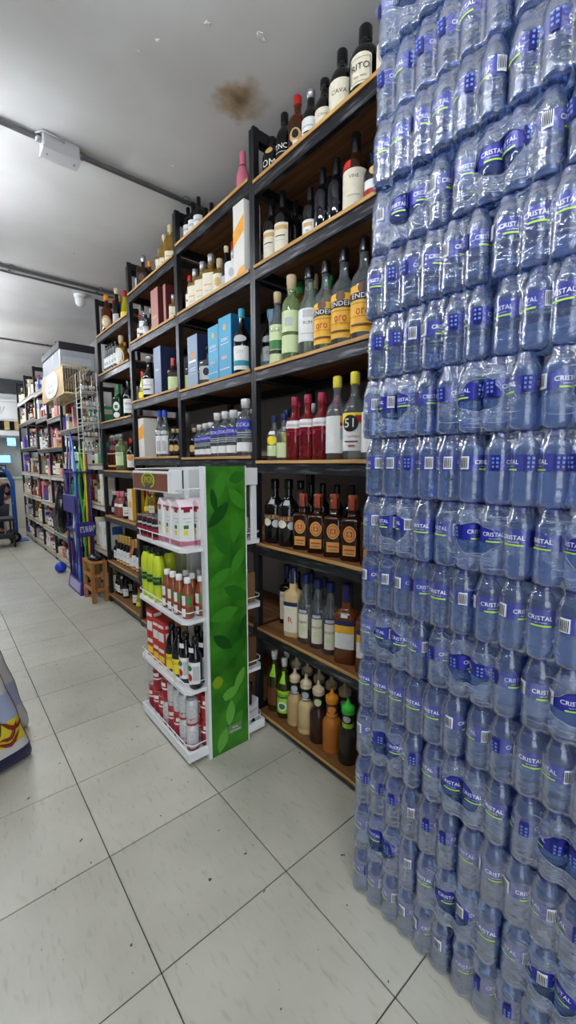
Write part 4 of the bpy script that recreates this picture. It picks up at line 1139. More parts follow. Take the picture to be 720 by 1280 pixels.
def film_mesh(nu, nv, hole, seed):
    """shrink film round nu x nv bottles (nu along local Y seen from the front, nv in depth along X).
    hole = the open eye of the film on the front face"""
    rnd = random.Random(seed)
    ring = []         # (cx, cy, angle) outline points: centre of the bottle and outward angle
    def c(i, j):
        return (WR + 0.0005 + j * WD, -(WR + 0.0005 + i * WD))
    order = [(i, 0) for i in range(nu)] + [(nu - 1, j) for j in range(1, nv)] + [(i, nv - 1) for i in range(nu - 2, -1, -1)] + [(0, j) for j in range(nv - 2, 0, -1)]
    S = 52
    for (i, j) in order:
        outs = []
        if j == 0: outs.append(180)
        if i == nu - 1: outs.append(270)
        if j == nv - 1: outs.append(360)
        if i == 0: outs.append(90)
        if (i, j) == (0, 0): lo, hi = 90 - S, 180 + S
        elif (i, j) == (nu - 1, nv - 1): lo, hi = 270 - S, 360 + S
        elif (i, j) == (0, nv - 1): lo, hi = 0 - S, 90 + S
        else: lo, hi = min(outs) - S, max(outs) + S
        n = 8 if len(outs) == 1 else 14
        cx, cy = c(i, j)
        for q in range(n):
            ring.append((cx, cy, rad(lo + (hi - lo) * q / (n - 1))))
    zs = [.0, .012, .04, .08, .13, .18, .22, .26, .30, .34, .38, .42, .46, .50, .54, .58, .62, .66, .70, .74, .78, .83, .87, .91, .95, .985]
    N = len(ring)
    P, F, F2 = [], [], []
    yc, zc = -(WR + (nu - 1) / 2 * WD), .50 * WH
    ra, rz = WD * 0.92, .225 * WH
    for z in zs:
        if z < .03: k = .80 + z * 6
        elif z < .76: k = 1.02
        else: k = 1.02 - (z - .76) * 1.9
        for (cx, cy, a) in ring:
            rr = WR * max(k, .52) + 0.0009 + rnd.uniform(-.0003, .0005)
            x, y, zz = cx + rr * cos(a), cy + rr * sin(a), z * WH
            if hole and x < WR * 1.2:
                u, w = (y - yc) / ra, (zz - zc) / rz
                d = math.hypot(u, w)
                th = math.atan2(w, u)
                edge = 1.0 + .07 * sin(3 * th + seed) + .05 * sin(7 * th + 2 * seed)
                if d < edge * 1.9:
                    x -= 0.0022 * max(0, sin(th * 15 + seed)) * max(0, 1.9 - d)      # gathers running out of the eye
                if edge * .62 < d < edge * 1.12:
                    y, zz = yc + u / d * edge * ra, zc + w / d * edge * rz
            P.append((x, y, zz))
    H_ = len(zs)
    for j in range(H_ - 1):
        for i in range(N):
            i2 = (i + 1) % N
            q = (j * N + i2, j * N + i, (j + 1) * N + i, (j + 1) * N + i2)
            if hole:
                mx_ = sum(P[t][0] for t in q) / 4
                u = (sum(P[t][1] for t in q) / 4 - yc) / ra
                w = (sum(P[t][2] for t in q) / 4 - zc) / rz
                th = math.atan2(w, u)
                edge = 1.0 + .07 * sin(3 * th + seed) + .05 * sin(7 * th + 2 * seed)
                if mx_ < WR * 1.2 and math.hypot(u, w) < edge * .97:
                    continue
                if mx_ < WR * 1.2 and math.hypot(u, w) < edge * 1.75:
                    F2.append(q)
                    continue
            F.append(q)
    mb = MB()
    mb.add(P, F, M_FILM, True)
    if F2:
        k_ = mb.slot(M_FILM2)
        for q in F2:
            mb.f.append(q); mb.mi.append(k_); mb.sm.append(True)
    if hole:          # thick crumpled rim of the eye and creases below it
        pts = []
        for q in range(33):
            th = 2 * PI * q / 32
            edge = 1.0 + .07 * sin(3 * th + seed) + .05 * sin(7 * th + 2 * seed)
            y, zz = yc + cos(th) * edge * ra, zc + sin(th) * edge * rz
            ph = ((-y - WR) / WD) % 1.0
            off = abs(ph if ph < .5 else 1 - ph) * WD
            x = WR - math.sqrt(max(WR * WR - off * off, (WR * .6) ** 2)) - 0.0012
            pts.append((x, y, zz))
        mb.tube(pts, 0.0006, M_CRUMPLE, 4)
        for q in range(16):
            y = yc + rnd.uniform(-1.5, 1.4) * ra
            zz = zc - rz * rnd.uniform(1.12, 1.95) if q < 11 else zc + rz * rnd.uniform(1.1, 1.6)
            L_ = rnd.uniform(.4, 1.1) * WD
            pts = []
            for s_ in range(6):
                yy = y + L_ * (s_ / 5 - .5)
                ph = ((-yy - WR) / WD) % 1.0
                off = abs(ph if ph < .5 else 1 - ph) * WD
                x = WR - math.sqrt(max(WR * WR - off * off, (WR * .62) ** 2)) - 0.0014
                pts.append((x, yy, zz + rnd.uniform(-.0018, .0018)))
            mb.tube(pts, [.0001, .0004, .0007, .0006, .0004, .0001], M_CRUMPLE, 4)
    return mb.mesh('shrink_film')


FILM = {(6, False): [film_mesh(6, 4, False, 3), film_mesh(6, 4, False, 8)], (4, True): [film_mesh(4, 6, True, 1), film_mesh(4, 6, True, 5), film_mesh(4, 6, True, 9)]}
FACE = [6, 4, 6, 4, 6, 4, 6, 4, 6, 4, 6, 6, 4, 6, 6, 4]
rw = random.Random(11)
for ly, nu in enumerate(FACE):
    npk = 12 // nu
    nv = 24 // nu
    jx = rw.uniform(-.004, .004)
    jy = rw.uniform(-.004, .004)
    jy = .009 - .013 * ly * LAYER + jy * .4 + (.010 if ly in (9, 11) else 0)      # the stack leans a little
    for pk in range(npk):
        lab = 'water bottle pack %s, %s layer up, %s from the stack left end' % ('with film eye' if nu == 4 else 'long side out', ORD[ly], ORD[pk])
        x = SX + jx + rw.uniform(-.002, .002)
        y = SY + jy - pk * (nu * WD + .0055) - rw.uniform(0, .0012)
        root = thing('water_pack', lab, 'water pack', (x, y, ly * LAYER), 0, 'packs of bottled water in the tall stack')
        base = rw.uniform(0, 6.28)
        for i in range(nu):
            for j in range(nv):
                if not (j <= 1 or i == 0 and pk == 0 or ly == len(FACE) - 1):
                    continue                                   # bottles deep inside the stack do not show
                o = link('water_bottle', water_me, root, (WR + 0.0005 + j * WD, -(WR + 0.0005 + i * WD), 0))
                turn = base + rw.uniform(-.5, .5) if rw.random() < .55 else rw.uniform(0, 6.28)
                o.rotation_euler = (0, 0, turn)
                link('bottle_label', wlabel_me, o)
                link('bottle_cap', cap_me, o)
        link('shrink_film', FILM[(nu, nu == 4)][rw.randrange(len(FILM[(nu, nu == 4)]))], root)

# ------------------------------------------------------------------ white display stand with green leaf panel
DX0, DX1, DY0, DY1 = 0.705, 1.095, 1.47, 1.975
M_DW = mat('white_powder_coat', (224, 226, 226), rough=0.35)
M_HBROWN = mat('brown_header_print', (122, 70, 50), rough=0.4)
M_LIME = mat('lime_logo', (170, 214, 40), rough=0.4)
M_LIMED = mat('dark_green_logo', (40, 84, 60), rough=0.4)
ds = thing('display_stand', 'white wheeled display stand with tall green leaf panel', 'display stand', (0, 0, 0))


def leaf_panel_mat():
    mt = mat('green_leaf_print', (40, 116, 30), rough=0.3)
    nt = mt.node_tree
    b = nt.nodes['Principled BSDF']
    tc = nt.nodes.new('ShaderNodeTexCoord')
    n1 = nt.nodes.new('ShaderNodeTexNoise'); n1.inputs['Scale'].default_value = 9; n1.inputs['Detail'].default_value = 2
    nt.links.new(tc.outputs['Object'], n1.inputs['Vector'])
    cr = nt.nodes.new('ShaderNodeValToRGB')
    cr.color_ramp.elements[0].position = 0.3; cr.color_ramp.elements[1].position = 0.72
    cr.color_ramp.elements[0].color = (*lin((24, 84, 14)), 1); cr.color_ramp.elements[1].color = (*lin((66, 140, 36)), 1)
    nt.links.new(n1.outputs['Fac'], cr.inputs['Fac']); nt.links.new(cr.outputs[0], b.inputs['Base Color'])
    return mt


TIERS = [.050, .322, .620, .912]
# base tray with rim and casters
mb = MB()
mb.box(DX0, DX1, DY0, DY1, .018, .040, M_DW, .003)
mb.build('base_tray', ds)
for (a, b_, c, d) in [(DX0, DX0 + .012, DY0, DY1), (DX1 - .012, DX1, DY0, DY1), (DX0 + .012, DX1 - .012, DY0, DY0 + .012), (DX0 + .012, DX1 - .012, DY1 - .012, DY1)]:
    MB().box(a, b_, c, d, .040, .060, M_DW, .002).build('base_rim', ds)
for cx in (DX0 + .045, DX1 - .045):
    for cy in (DY0 + .045, DY1 - .045):
        cs = MB().tube([(cx - .008, cy, .0105), (cx + .008, cy, .0105)], .0105, mat('rubber_wheel', (60, 60, 60), rough=.6), 12).build('caster_wheel', ds)
# spine and near panel
SPX = (DX0 + DX1) / 2
MB().box(SPX - .03, SPX + .03, 1.73, 1.78, .040, 1.225, M_DW, .002).build('spine', ds)
PX0, PX1 = .809, .992
MB().box(PX0 - .014, PX0 - .001, DY0 - .012, DY0 + .02, .0, 1.236, M_DW, .001).build('panel_edge', ds)
MB().box(PX1 + .001, PX1 + .006, DY0 - .012, DY0 + .012, .0, 1.236, M_DW, .001).build('panel_edge', ds)
MB().box(PX0 - .001, PX1 + .001, DY0 - .011, DY0 + .004, .0, 1.236, leaf_panel_mat(), .0005).build('leaf_panel', ds)
# printed leaves on the panel
GL = [mat('leaf_print_a', (58, 132, 34), rough=.35), mat('leaf_print_b', (34, 104, 22), rough=.35), mat('leaf_print_c', (92, 160, 58), rough=.35), mat('leaf_print_d', (20, 74, 18), rough=.35), mat('leaf_print_e', (120, 150, 24), rough=.35)]
lv = [(.86, .06, .05, .11, 70, 2), (.93, .11, .05, .13, 60, 0), (.90, .17, .045, .12, 84, 2), (.96, .19, .05, .10, 40, 1), (.90, .26, .05, .10, 20, 2), (.95, .31, .04, .11, 62, 2), (.85, .24, .04, .09, 110, 1), (.84, .33, .055, .055, 0, 4),
      (.93, .45, .05, .12, 40, 1), (.87, .50, .05, .12, 140, 3), (.97, .55, .03, .10, 70, 3), (.88, .62, .06, .14, 10, 0), (.94, .70, .06, .14, 150, 1), (.86, .78, .05, .13, 30, 0), (.95, .84, .05, .13, 60, 0), (.87, .92, .05, .12, 120, 1),
      (.94, .98, .05, .13, 80, 0), (.86, 1.04, .05, .14, 45, 3), (.95, 1.10, .05, .12, 130, 0), (.87, 1.16, .05, .12, 75, 0), (.95, 1.19, .05, .08, 20, 1), (.84, 1.10, .03, .10, 100, 3)]
for n, (lx, lz, hw_, hl, ang, mi) in enumerate(lv):
    P = []
    ca, sa = cos(rad(ang)), sin(rad(ang))
    yy = DY0 - .0115 - .00008 * n
    for s_ in range(15):
        t_ = s_ / 14
        if s_ <= 7:
            q = s_ / 7; u, w = -hl / 2 + hl * q, hw_ / 2 * sin(PI * q) ** .8
        else:
            q = 1 - (s_ - 7) / 7; u, w = -hl / 2 + hl * q, -hw_ / 2 * sin(PI * q) ** .8 if 0 < q < 1 else 0
        px, pz = lx + u * ca - w * sa, lz + u * sa + w * ca
        P.append((min(max(px, PX0), PX1), yy, min(max(pz, .002), 1.234)))
    MB().add(P, [tuple(range(15))], GL[mi]).build('leaf_print', ds)
mb = MB()
mb.box(.885, .955, DY0 - .0155, DY0 - .0135, .075, .115, mat('small_green_label', (96, 130, 84), rough=.4))
text_flat(mb, 'Feria', (.92, DY0 - .0157, .1), (1, 0, 0), (0, 0, 1), .010, L_WHITE)
text_flat(mb, 'del limon', (.92, DY0 - .0157, .085), (1, 0, 0), (0, 0, 1), .010, L_WHITE)
mb.build('panel_label', ds)
# shelves with lipped edges and wire rails
for ti, z in enumerate(TIERS[1:]):
    mb = MB()
    o = [(DX0 + .015, DY1 - .004), (DX0, DY1 - .03), (DX0, DY0 + .03), (DX0 + .02, DY0 + .004), (DX1 - .02, DY0 + .004), (DX1, DY0 + .03), (DX1, DY1 - .03), (DX1 - .015, DY1 - .004)]
    n = len(o)
    mb.add([(x, y, z - .015) for x, y in o] + [(x, y, z) for x, y in o], [tuple(range(n))[::1], tuple(range(n, 2 * n))[::-1]] + [(i, n + i, n + (i + 1) % n, (i + 1) % n) for i in range(n)], M_DW)
    mb.build('shelf', ds)
for ti, z in enumerate(TIERS):
    zr = z + .034
    for sx, xx in ((0, DX0 + .004), (1, DX1 - .004)):
        MB().tube([(PX0 - .01 if sx == 0 else PX1 + .01, DY0 + .006, zr), (xx + (.02 if sx == 0 else -.02), DY0 + .006, zr), (xx, DY0 + .03, zr), (xx, DY1 - .03, zr), (xx + (.02 if sx == 0 else -.02), DY1 - .006, zr)], .0022, M_DW, 6).build('wire_rail', ds)
        for yy in (DY0 + .12, DY0 + .30, DY1 - .06):
            MB().tube([(xx, yy, z - .002), (xx, yy, zr)], .0018, M_DW, 5).build('rail_post', ds)
# header
MB().box(DX0 + .0, DX0 + .012, 1.575, 1.965, 1.128, 1.215, M_DW, .002).build('header_board', ds)
MB().box(DX0 + .0125, DX0 + .06, 1.575, 1.60, 1.125, 1.222, M_DW, .002).build('header_side', ds)
MB().box(DX0 - .002, DX0 - .0002, 1.585, 1.955, 1.135, 1.205, M_HBROWN).build('header_print', ds)
mb = MB()
def disc(mb, x, y, z, ry, rz, mt, n=22):
    mb.add([(x, y + ry * cos(2 * PI * q / n), z + rz * sin(2 * PI * q / n)) for q in range(n)], [tuple(range(n))], mt)
disc(mb, DX0 - .0026, 1.78, 1.175, .075, .034, M_LIME)
disc(mb, DX0 - .0030, 1.78, 1.175, .066, .028, M_HBROWN)
text_flat(mb, 'LIMON', (DX0 - .0034, 1.78, 1.176), (0, -1, 0), (0, 0, 1), .030, M_LIME, .125)
mb.box(DX0 - .0036, DX0 - .0026, 1.755, 1.81, 1.139, 1.153, M_LIMED)
mb.build('header_logo', ds)
# top frame wires and the white box head on the right side
for pts in ([(DX0 + .01, 1.955, 1.222), (PX0 - .01, DY0, 1.232)], [(DX0 + .01, 1.58, 1.222), (DX1 - .02, 1.58, 1.222)], [(DX0 + .01, 1.955, 1.222), (DX1 - .02, 1.955, 1.222)], [(DX0 + .03, 1.575, 1.14), (PX0 - .01, DY0 + .005, 1.15)]):
    MB().tube(pts, .0028, M_DW, 6).build('top_wire', ds)
MB().box(PX1 + .008, DX1 - .03, DY0 - .002, DY0 + .13, 1.155, 1.228, M_DW, .002).build('head_box', ds)
MB().box(PX1 + .045, DX1 - .032, DY0 + .004, DY0 + .02, .912, 1.155, M_DW, .002).build('head_post', ds)
# panels behind the tiers
MB().box(SPX - .055, SPX + .055, 1.785, 1.95, .93, 1.12, mat('pale_back_panel', (196, 200, 190), rough=.5), .002).build('back_panel', ds)
MB().box(SPX - .055, SPX + .055, 1.785, 1.95, .64, .888, mat('olive_back_panel', (150, 152, 110), rough=.5), .002).build('back_panel', ds)

# ------------------------------------------------------------------ goods on the display
PKN = {}


def goods(key, build, loc, rotz, label, cat, name, group):
    if key in PKN:
        return dup(PKN[key], loc, rotz, label)
    t_ = thing(name, label, cat, loc, rotz, group)
    build(t_)
    PKN[key] = t_
    return t_


def can_b(c_body, c_art, h, r):
    def f(t_):
        MB().lathe([(r * .78, 0), (r, .006), (r, h - .008), (r * .86, h - .002), (r * .82, h)], c_body, 18).build('can_body', t_)
        MB().lathe([(r * .87, h - .0022), (r * .87, h + .0006), (r * .80, h + .0006), (r * .76, h - .0025), (.001, h - .0025)], C_SILVER, 18).build('can_lid', t_)
        if c_art:
            mb = MB()
            label_art(mb, [(r / h, 0), (r / h, 1)], 2.0, c_art, h)
            mb.build('print', t_)
    return f


C_DKCAN = mat('dark_plum_can', (62, 26, 34), rough=.3)
C_REDCAN = mat('red_can', (170, 36, 34), rough=.3)
C_WHCAN = mat('white_silver_can', (206, 206, 208), rough=.3, metal=.2)
C_KETCH = mat('ketchup_red', (176, 40, 24), rough=.3)
C_LEMON = mat('lemon_juice_plastic', (196, 210, 44), rough=.3)
C_GRNCAP = mat('dark_green_cap', (24, 50, 34), rough=.4)
C_JUICE = glassy('amber_juice', (190, 100, 60), see=.25, body=(150, 84, 52))
C_REDBOX = mat('red_carton', (188, 44, 36), rough=.45)
C_PINKBAND = mat('pink_band', (190, 112, 134), rough=.45)
# tier 4: dark cans and white cartons
pz = TIERS[3] + .0003
dk = can_b(C_DKCAN, [('r', -60, 60, .2, .8, L_BLACK), ('r', -50, 50, .62, .72, L_GREY), ('e', 0, .4, 40, .14, C_MAROON), ('r', -60, 60, .04, .12, C_RED)], .095, .026)
n = 0
for row, xx in enumerate((DX0 + .034, DX0 + .092)):
    for q in range(4):
        goods('dkcan', dk, (xx, 1.945 - q * .056, pz), -PI / 2 + .5, 'dark plum drink can on the display top tier, %s in the %s row' % (ORD[q], ('front', 'rear')[row]), 'can', 'drink_can', 'dark cans on the display')


def carton_milk(t_):
    w, h = .031, .165
    mb = MB(); mb.box(-w, w, -w, w, 0, h, L_WHITE, .001); mb.build('carton_body', t_)
    mb = MB()
    P = [(-w, -w, h), (w, -w, h), (w, w, h), (-w, w, h), (-w, -.002, h + .026), (w, -.002, h + .026), (w, .002, h + .026), (-w, .002, h + .026)]
    mb.add(P, [(0, 1, 5, 4), (2, 3, 7, 6), (4, 5, 6, 7), (1, 2, 6, 5), (3, 0, 4, 7)], mat('pale_pink_top', (232, 214, 220), rough=.5))
    mb.build('carton_top', t_)
    mb = MB()
    for (ox, oy, ux) in ((0, -w - .0006, (1, 0, 0)), (-w - .0006, 0, (0, -1, 0))):
        U = Vector(ux); O = Vector((ox, oy, 0))
        def rq(u0, u1, z0, z1, mt, d=0.0):
            nrm = Vector((0, -1, 0)) if ux[0] else Vector((-1, 0, 0))
            q = [O + U * u0 + Vector((0, 0, z0)) + nrm * d, O + U * u1 + Vector((0, 0, z0)) + nrm * d, O + U * u1 + Vector((0, 0, z1)) + nrm * d, O + U * u0 + Vector((0, 0, z1)) + nrm * d]
            mb.add([v[:] for v in q], [(0, 1, 2, 3)], mt)
        rq(-w, w, .006, .028, C_PINKBAND)
        rq(-w * .8, w * .8, h - .012, h - .002, C_MAROON)
        rq(-w * .45, w * .45, h - .024, h - .012, C_MAROON)
        rq(-w * .5, w * .1, .05, .07, L_LEMON)
        rq(-w * .5, w * .2, .075, .09, L_GREEN)
        rq(-w * .2, w * .5, .1, .104, L_GREY)
        rq(-w * .6, w * .6, .115, .118, L_GREY)
    mb.build('print', t_)


for q, (xx, yy) in enumerate([(DX0 + .045, 1.70), (DX0 + .045, 1.625), (DX0 + .045, 1.545), (DX0 + .118, 1.525), (DX0 + .118, 1.60), (DX0 + .045 + .145, 1.525)]):
    goods('milk', carton_milk, (xx, yy, pz), 0.06 * (q - 2), 'white and pink drink carton on the display top tier, %s from left' % ORD[q], 'carton', 'drink_carton', 'white cartons on the display')
# tier 3: lemon juice, sauces
pz = TIERS[2] + .0003


def lemon_b(t_):
    MB().lathe([(.024, 0), (.027, .008), (.027, .13), (.0285, .135), (.0285, .165), (.027, .185), (.020, .205), (.013, .213), (.012, .218)], C_LEMON, 18).build('bottle_body', t_)
    MB().lathe([(.0145, .212), (.015, .214), (.015, .234), (.013, .236)], C_GRNCAP, 14).build('cap', t_)
    mb = MB(); label_art(mb, [(.0272 / .2, 0), (.0272 / .2, 1)], 2.0, [('r', -180, 180, .34, .62, L_LIME), ('r', -60, 60, .4, .58, C_GRNCAP), ('t', 'LIMON', 0, .5, .06, L_LIME, 80)], .2)
    mb.build('label', t_)


for q, (xx, yy) in enumerate([(DX0 + .04, 1.935), (DX0 + .04, 1.868), (DX0 + .04, 1.80), (DX0 + .105, 1.83)]):
    goods('lemon', lemon_b, (xx, yy, pz), -PI / 2 + .5, 'lemon yellow juice bottle with dark green cap, %s on the display' % ORD[q], 'bottle', 'lemon_juice_bottle', 'lemon juice bottles on the display')


def sauce_b(t_):
    MB().lathe([(.021, 0), (.0235, .006), (.0235, .10), (.021, .118), (.014, .135), (.012, .142), (.012, .150)], C_JUICE, 16).build('bottle_body', t_)
    MB().lathe([(.0135, .145), (.014, .147), (.014, .166), (.0125, .168)], C_WHITE, 14).build('cap', t_)
    mb = MB(); label_art(mb, [(.0237 / .168, 0), (.0237 / .168, 1)], 2.0, [('r', -80, 80, .30, .60, C_KETCH), ('r', 10, 60, .32, .58, L_GREEN), ('r', -40, 0, .34, .58, L_WHITE), ('r', -60, 0, .06, .26, L_WHITE)], .168)
    mb.build('label', t_)


for q, (xx, yy) in enumerate([(DX0 + .038, 1.705), (DX0 + .038, 1.648), (DX0 + .038, 1.588), (DX0 + .042, 1.522), (DX0 + .09, 1.63), (DX0 + .09, 1.575), (DX0 + .098, 1.515), (DX0 + .14, 1.60), (DX0 + .15, 1.545), (DX0 + .155, 1.495)]):
    goods('sauce', sauce_b, (xx, yy, pz), -PI / 2 + .7, 'amber sauce bottle with white cap and red label, %s on the display' % ORD[q], 'bottle', 'sauce_bottle', 'sauce bottles on the display')
kt = thing('ketchup_bottle', 'red ketchup bottle behind the amber sauce bottles', 'bottle', (DX0 + .20, 1.55, pz), -PI / 2 + .6)
MB().lathe([(.028, 0), (.031, .01), (.031, .14), (.026, .165), (.016, .185), (.014, .2)], C_KETCH, 16).build('bottle_body', kt)
MB().lathe([(.02, .195), (.02, .222), (.014, .23)], C_RED, 12).build('cap', kt)
mb = MB(); label_art(mb, [(.0315 / .2, 0), (.0315 / .2, 1)], 2.0, [('r', -70, 70, .3, .66, L_WHITE), ('e', 0, .5, 30, .1, C_KETCH)], .2); mb.build('label', kt)
# tier 2: red boxes and dark bottles
pz = TIERS[1] + .0003
for q, (yy, h) in enumerate([(1.90, .235), (1.83, .205), (1.77, .21)]):
    t_ = thing('juice_carton', 'tall red juice carton on the display second tier, %s from left' % ORD[q], 'carton', (DX0 + .05, yy, pz), 0.15, 'red cartons on the display')
    MB().box(-.026, .026, -.028, .028, 0, h, C_REDBOX, .001).build('carton_body', t_)
    mb = MB()
    for (z0, z1, mt) in ((.08 * h, .22 * h, L_LEMON), (.3 * h, .38 * h, L_WHITE), (.55 * h, .75 * h, L_WHITE), (.85 * h, .92 * h, L_WHITE)):
        mb.quad((-.0268, .022, z0), (-.0268, .022, z1), (-.0268, -.022, z1), (-.0268, -.022, z0), mt)
        mb.quad((-.02, -.0288, z0), (.02, -.0288, z0), (.02, -.0288, z1), (-.02, -.0288, z1), mt)
    mb.build('print', t_)


def dark_b(artt):
    def f(t_):
        MB().lathe([(.026, 0), (.029, .006), (.029, .12), (.026, .14), (.015, .165), (.0125, .175), (.0125, .2)], G_DARK, 18).build('bottle_body', t_)
        MB().lathe([(.0145, .188), (.0145, .215), (.013, .217)], C_BLACK, 14).build('cap', t_)
        mb = MB(); label_art(mb, [(.0293 / .2, 0), (.0293 / .2, 1)], 2.0, artt, .2); mb.build('label', t_)
    return f


for q, (xx, yy) in enumerate([(DX0 + .05, 1.705), (DX0 + .05, 1.64)]):
    goods('soyy', dark_b([('r', -70, 70, .08, .42, L_LEMON), ('r', -70, 70, .42, .55, L_BLACK), ('t', 'SOYA', 0, .32, .07, L_BLACK, 80)]), (xx, yy, pz), -PI / 2 + .5, 'dark sauce bottle with yellow label, %s on the display' % ORD[q], 'bottle', 'soy_sauce_bottle', 'yellow label bottles on the display')
for q, (xx, yy) in enumerate([(DX0 + .05, 1.57), (DX0 + .115, 1.525), (DX0 + .06, 1.505), (DX0 + .12, 1.60)]):
    goods('soyw', dark_b([('r', -70, 70, .12, .58, L_WHITE), ('e', -20, .25, 24, .08, L_RED), ('e', -20, .45, 24, .06, L_GREEN), ('r', 10, 60, .2, .5, L_GREY), ('r', -20, 20, .80, .9, L_WHITE)]), (xx, yy, pz), -PI / 2 + .5, 'dark sauce bottle with white fruit label, %s on the display' % ORD[q], 'bottle', 'sauce_bottle', 'white label bottles on the display')
# tier 1: red and white cans stacked two high
pz = TIERS[0]
redc = can_b(C_REDCAN, [('r', -180, 180, .55, .62, L_WHITE), ('r', 30, 80, .12, .5, L_GREY), ('e', -20, .34, 36, .13, C_MAROON), ('r', -50, 10, .7, .85, L_WHITE)], .112, .0255)
whtc = can_b(C_WHCAN, [('r', -180, 180, .02, .09, C_REDCAN), ('e', 0, .6, 44, .2, L_GREY), ('e', 0, .6, 38, .17, C_WHCAN), ('t', 'Light', 0, .28, .1, C_REDCAN, 80), ('t', 'B', 0, .6, .16, L_GREY, 30)], .112, .0255)
cols = [(DX0 + .048, 1.93, 'rw'), (DX0 + .048, 1.872, 'rr'), (DX0 + .048, 1.815, 'r'), (DX0 + .044, 1.758, 'wr'), (DX0 + .044, 1.70, 'rw'), (DX0 + .044, 1.642, 'rw'), (DX0 + .044, 1.585, 'ww'), (DX0 + .048, 1.526, 'ww'), (DX0 + .108, 1.512, 'rr'),
        (DX0 + .104, 1.90, 'rr'), (DX0 + .10, 1.785, 'rr'), (DX0 + .102, 1.67, 'rr'), (DX0 + .104, 1.575, 'rr')]
for q, (xx, yy, st) in enumerate(cols):
    for lv_, ch in enumerate(st):
        goods('can' + ch, redc if ch == 'r' else whtc, (xx, yy, pz - .0097 + lv_ * .1132), -PI / 2 + .6 + .4 * (q % 3),
              '%s drink can, %s of the %s column on the display base' % ('red' if ch == 'r' else 'silver-white', ('lower', 'upper')[lv_], ORD[q]), 'can', 'drink_can', 'stacked cans on the display base')
# right-hand side of the display
M_KRAFT = mat('kraft_card', (122, 90, 56), rough=.7, var=.08, vscale=40)


def simple_box(name, label, x0, x1, y0, y1, z0, h, mt, artmt=None, cat='box'):
    t_ = thing(name, label, cat, ((x0 + x1) / 2, (y0 + y1) / 2, z0))
    w, d = (x1 - x0) / 2, (y1 - y0) / 2
    MB().box(-w, w, -d, d, 0, h, mt, .0015).build('carton_body', t_)
    MB().box(-w * .999, w * .999, -.002, .002, h, h + .0008, mat('packing_tape', (170, 150, 110), rough=.4)).build('tape', t_)
    if artmt:
        MB().quad((-w * .6, -d - .0006, h * .3), (w * .6, -d - .0006, h * .3), (w * .6, -d - .0006, h * .7), (-w * .6, -d - .0006, h * .7), artmt).build('print', t_)
    return t_


simple_box('cardboard_box', 'brown cardboard box on the display, right side, third tier', 1.005, 1.068, 1.50, 1.60, TIERS[2] + .0003, .14, M_KRAFT)
simple_box('cardboard_box', 'dark brown carton on the display, right side, second tier', 1.005, 1.072, 1.50, 1.60, TIERS[1] + .0003, .135, mat('dark_kraft', (90, 62, 36), rough=.7))
goods('jarR', can_b(G_CLEAR, [('r', -60, 60, .2, .6, L_GREY)], .16, .026), (1.035, 1.51 + .035, TIERS[3] + .0003), 0, 'clear tall jar on the display, right side, top tier', 'jar', 'glass_jar', None)
t_ = thing('bottle_bag', 'white peaked paper wrap around a dark bottle, low on display right side', 'bottle', (1.045, 1.52, .0405))
mb = MB()
w_ = .032
mb.add([(-w_, -.022, 0), (w_, -.022, 0), (w_, .022, 0), (-w_, .022, 0), (-w_, -.022, .10), (0, -.022, .085), (w_, -.022, .115), (w_, .022, .11), (0, .022, .085), (-w_, .022, .10)],
       [(3, 2, 1, 0), (0, 1, 6, 5, 4), (2, 3, 9, 8, 7), (1, 2, 7, 6), (3, 0, 4, 9), (4, 5, 8, 9), (5, 6, 7, 8)], mat('white_wrap', (196, 194, 196), rough=.6))
mb.build('wrap', t_)
mb = MB(); mb.add([(-.012, -.0226, .004), (.016, -.0226, .004), (.002, -.0226, .034)], [(0, 1, 2)], L_BLACK); text_flat(mb, 'Merlot', (0, -.0226, .062), (1, 0, .15), (0, 0, 1), .013, L_BLACK); mb.build('print', t_)
MB().lathe([(.010, .09), (.010, .15), (.012, .152), (.012, .19), (.010, .192)], G_DARK, 12).build('bottle_neck', t_)

# ------------------------------------------------------------------ goods on the far racks
rf = random.Random(21)
FARCOL = {'white': (226, 226, 222), 'purple': (92, 70, 160), 'pink': (222, 150, 150), 'cream': (216, 204, 176), 'red': (176, 48, 44), 'blue': (60, 92, 168), 'green': (60, 150, 100), 'orange': (224, 140, 60), 'grey': (160, 164, 170), 'black': (34, 34, 38), 'teal': (70, 160, 156), 'yellow': (222, 196, 70), 'brown': (120, 84, 56)}


def small_carton(colname, b, l, x, y, w, d, h, label):
    z = RACKS[b][3][l - 1]
    t_ = thing('product_box', label, 'box', (x, y, z), 0, 'boxed goods on the far racks')
    body = mat('card_' + colname, FARCOL[colname], rough=.45, var=.04)
    MB().box(0, d, -w / 2, w / 2, 0, h, body, .001).build('carton_body', t_)
    c2 = mat('card_' + rf.choice(['white', 'cream', 'blue', 'red', 'grey', 'purple']), (200, 200, 200))
    MB().quad((-.0008, w * .4, h * .55), (-.0008, w * .4, h * .85), (-.0008, -w * .4, h * .85), (-.0008, -w * .4, h * .55), c2).build('front_print', t_)
    MB().quad((d * .15, -w / 2 - .0008, h * .5), (d * .85, -w / 2 - .0008, h * .5), (d * .85, -w / 2 - .0008, h * .8), (d * .15, -w / 2 - .0008, h * .8), c2).build('side_print', t_)


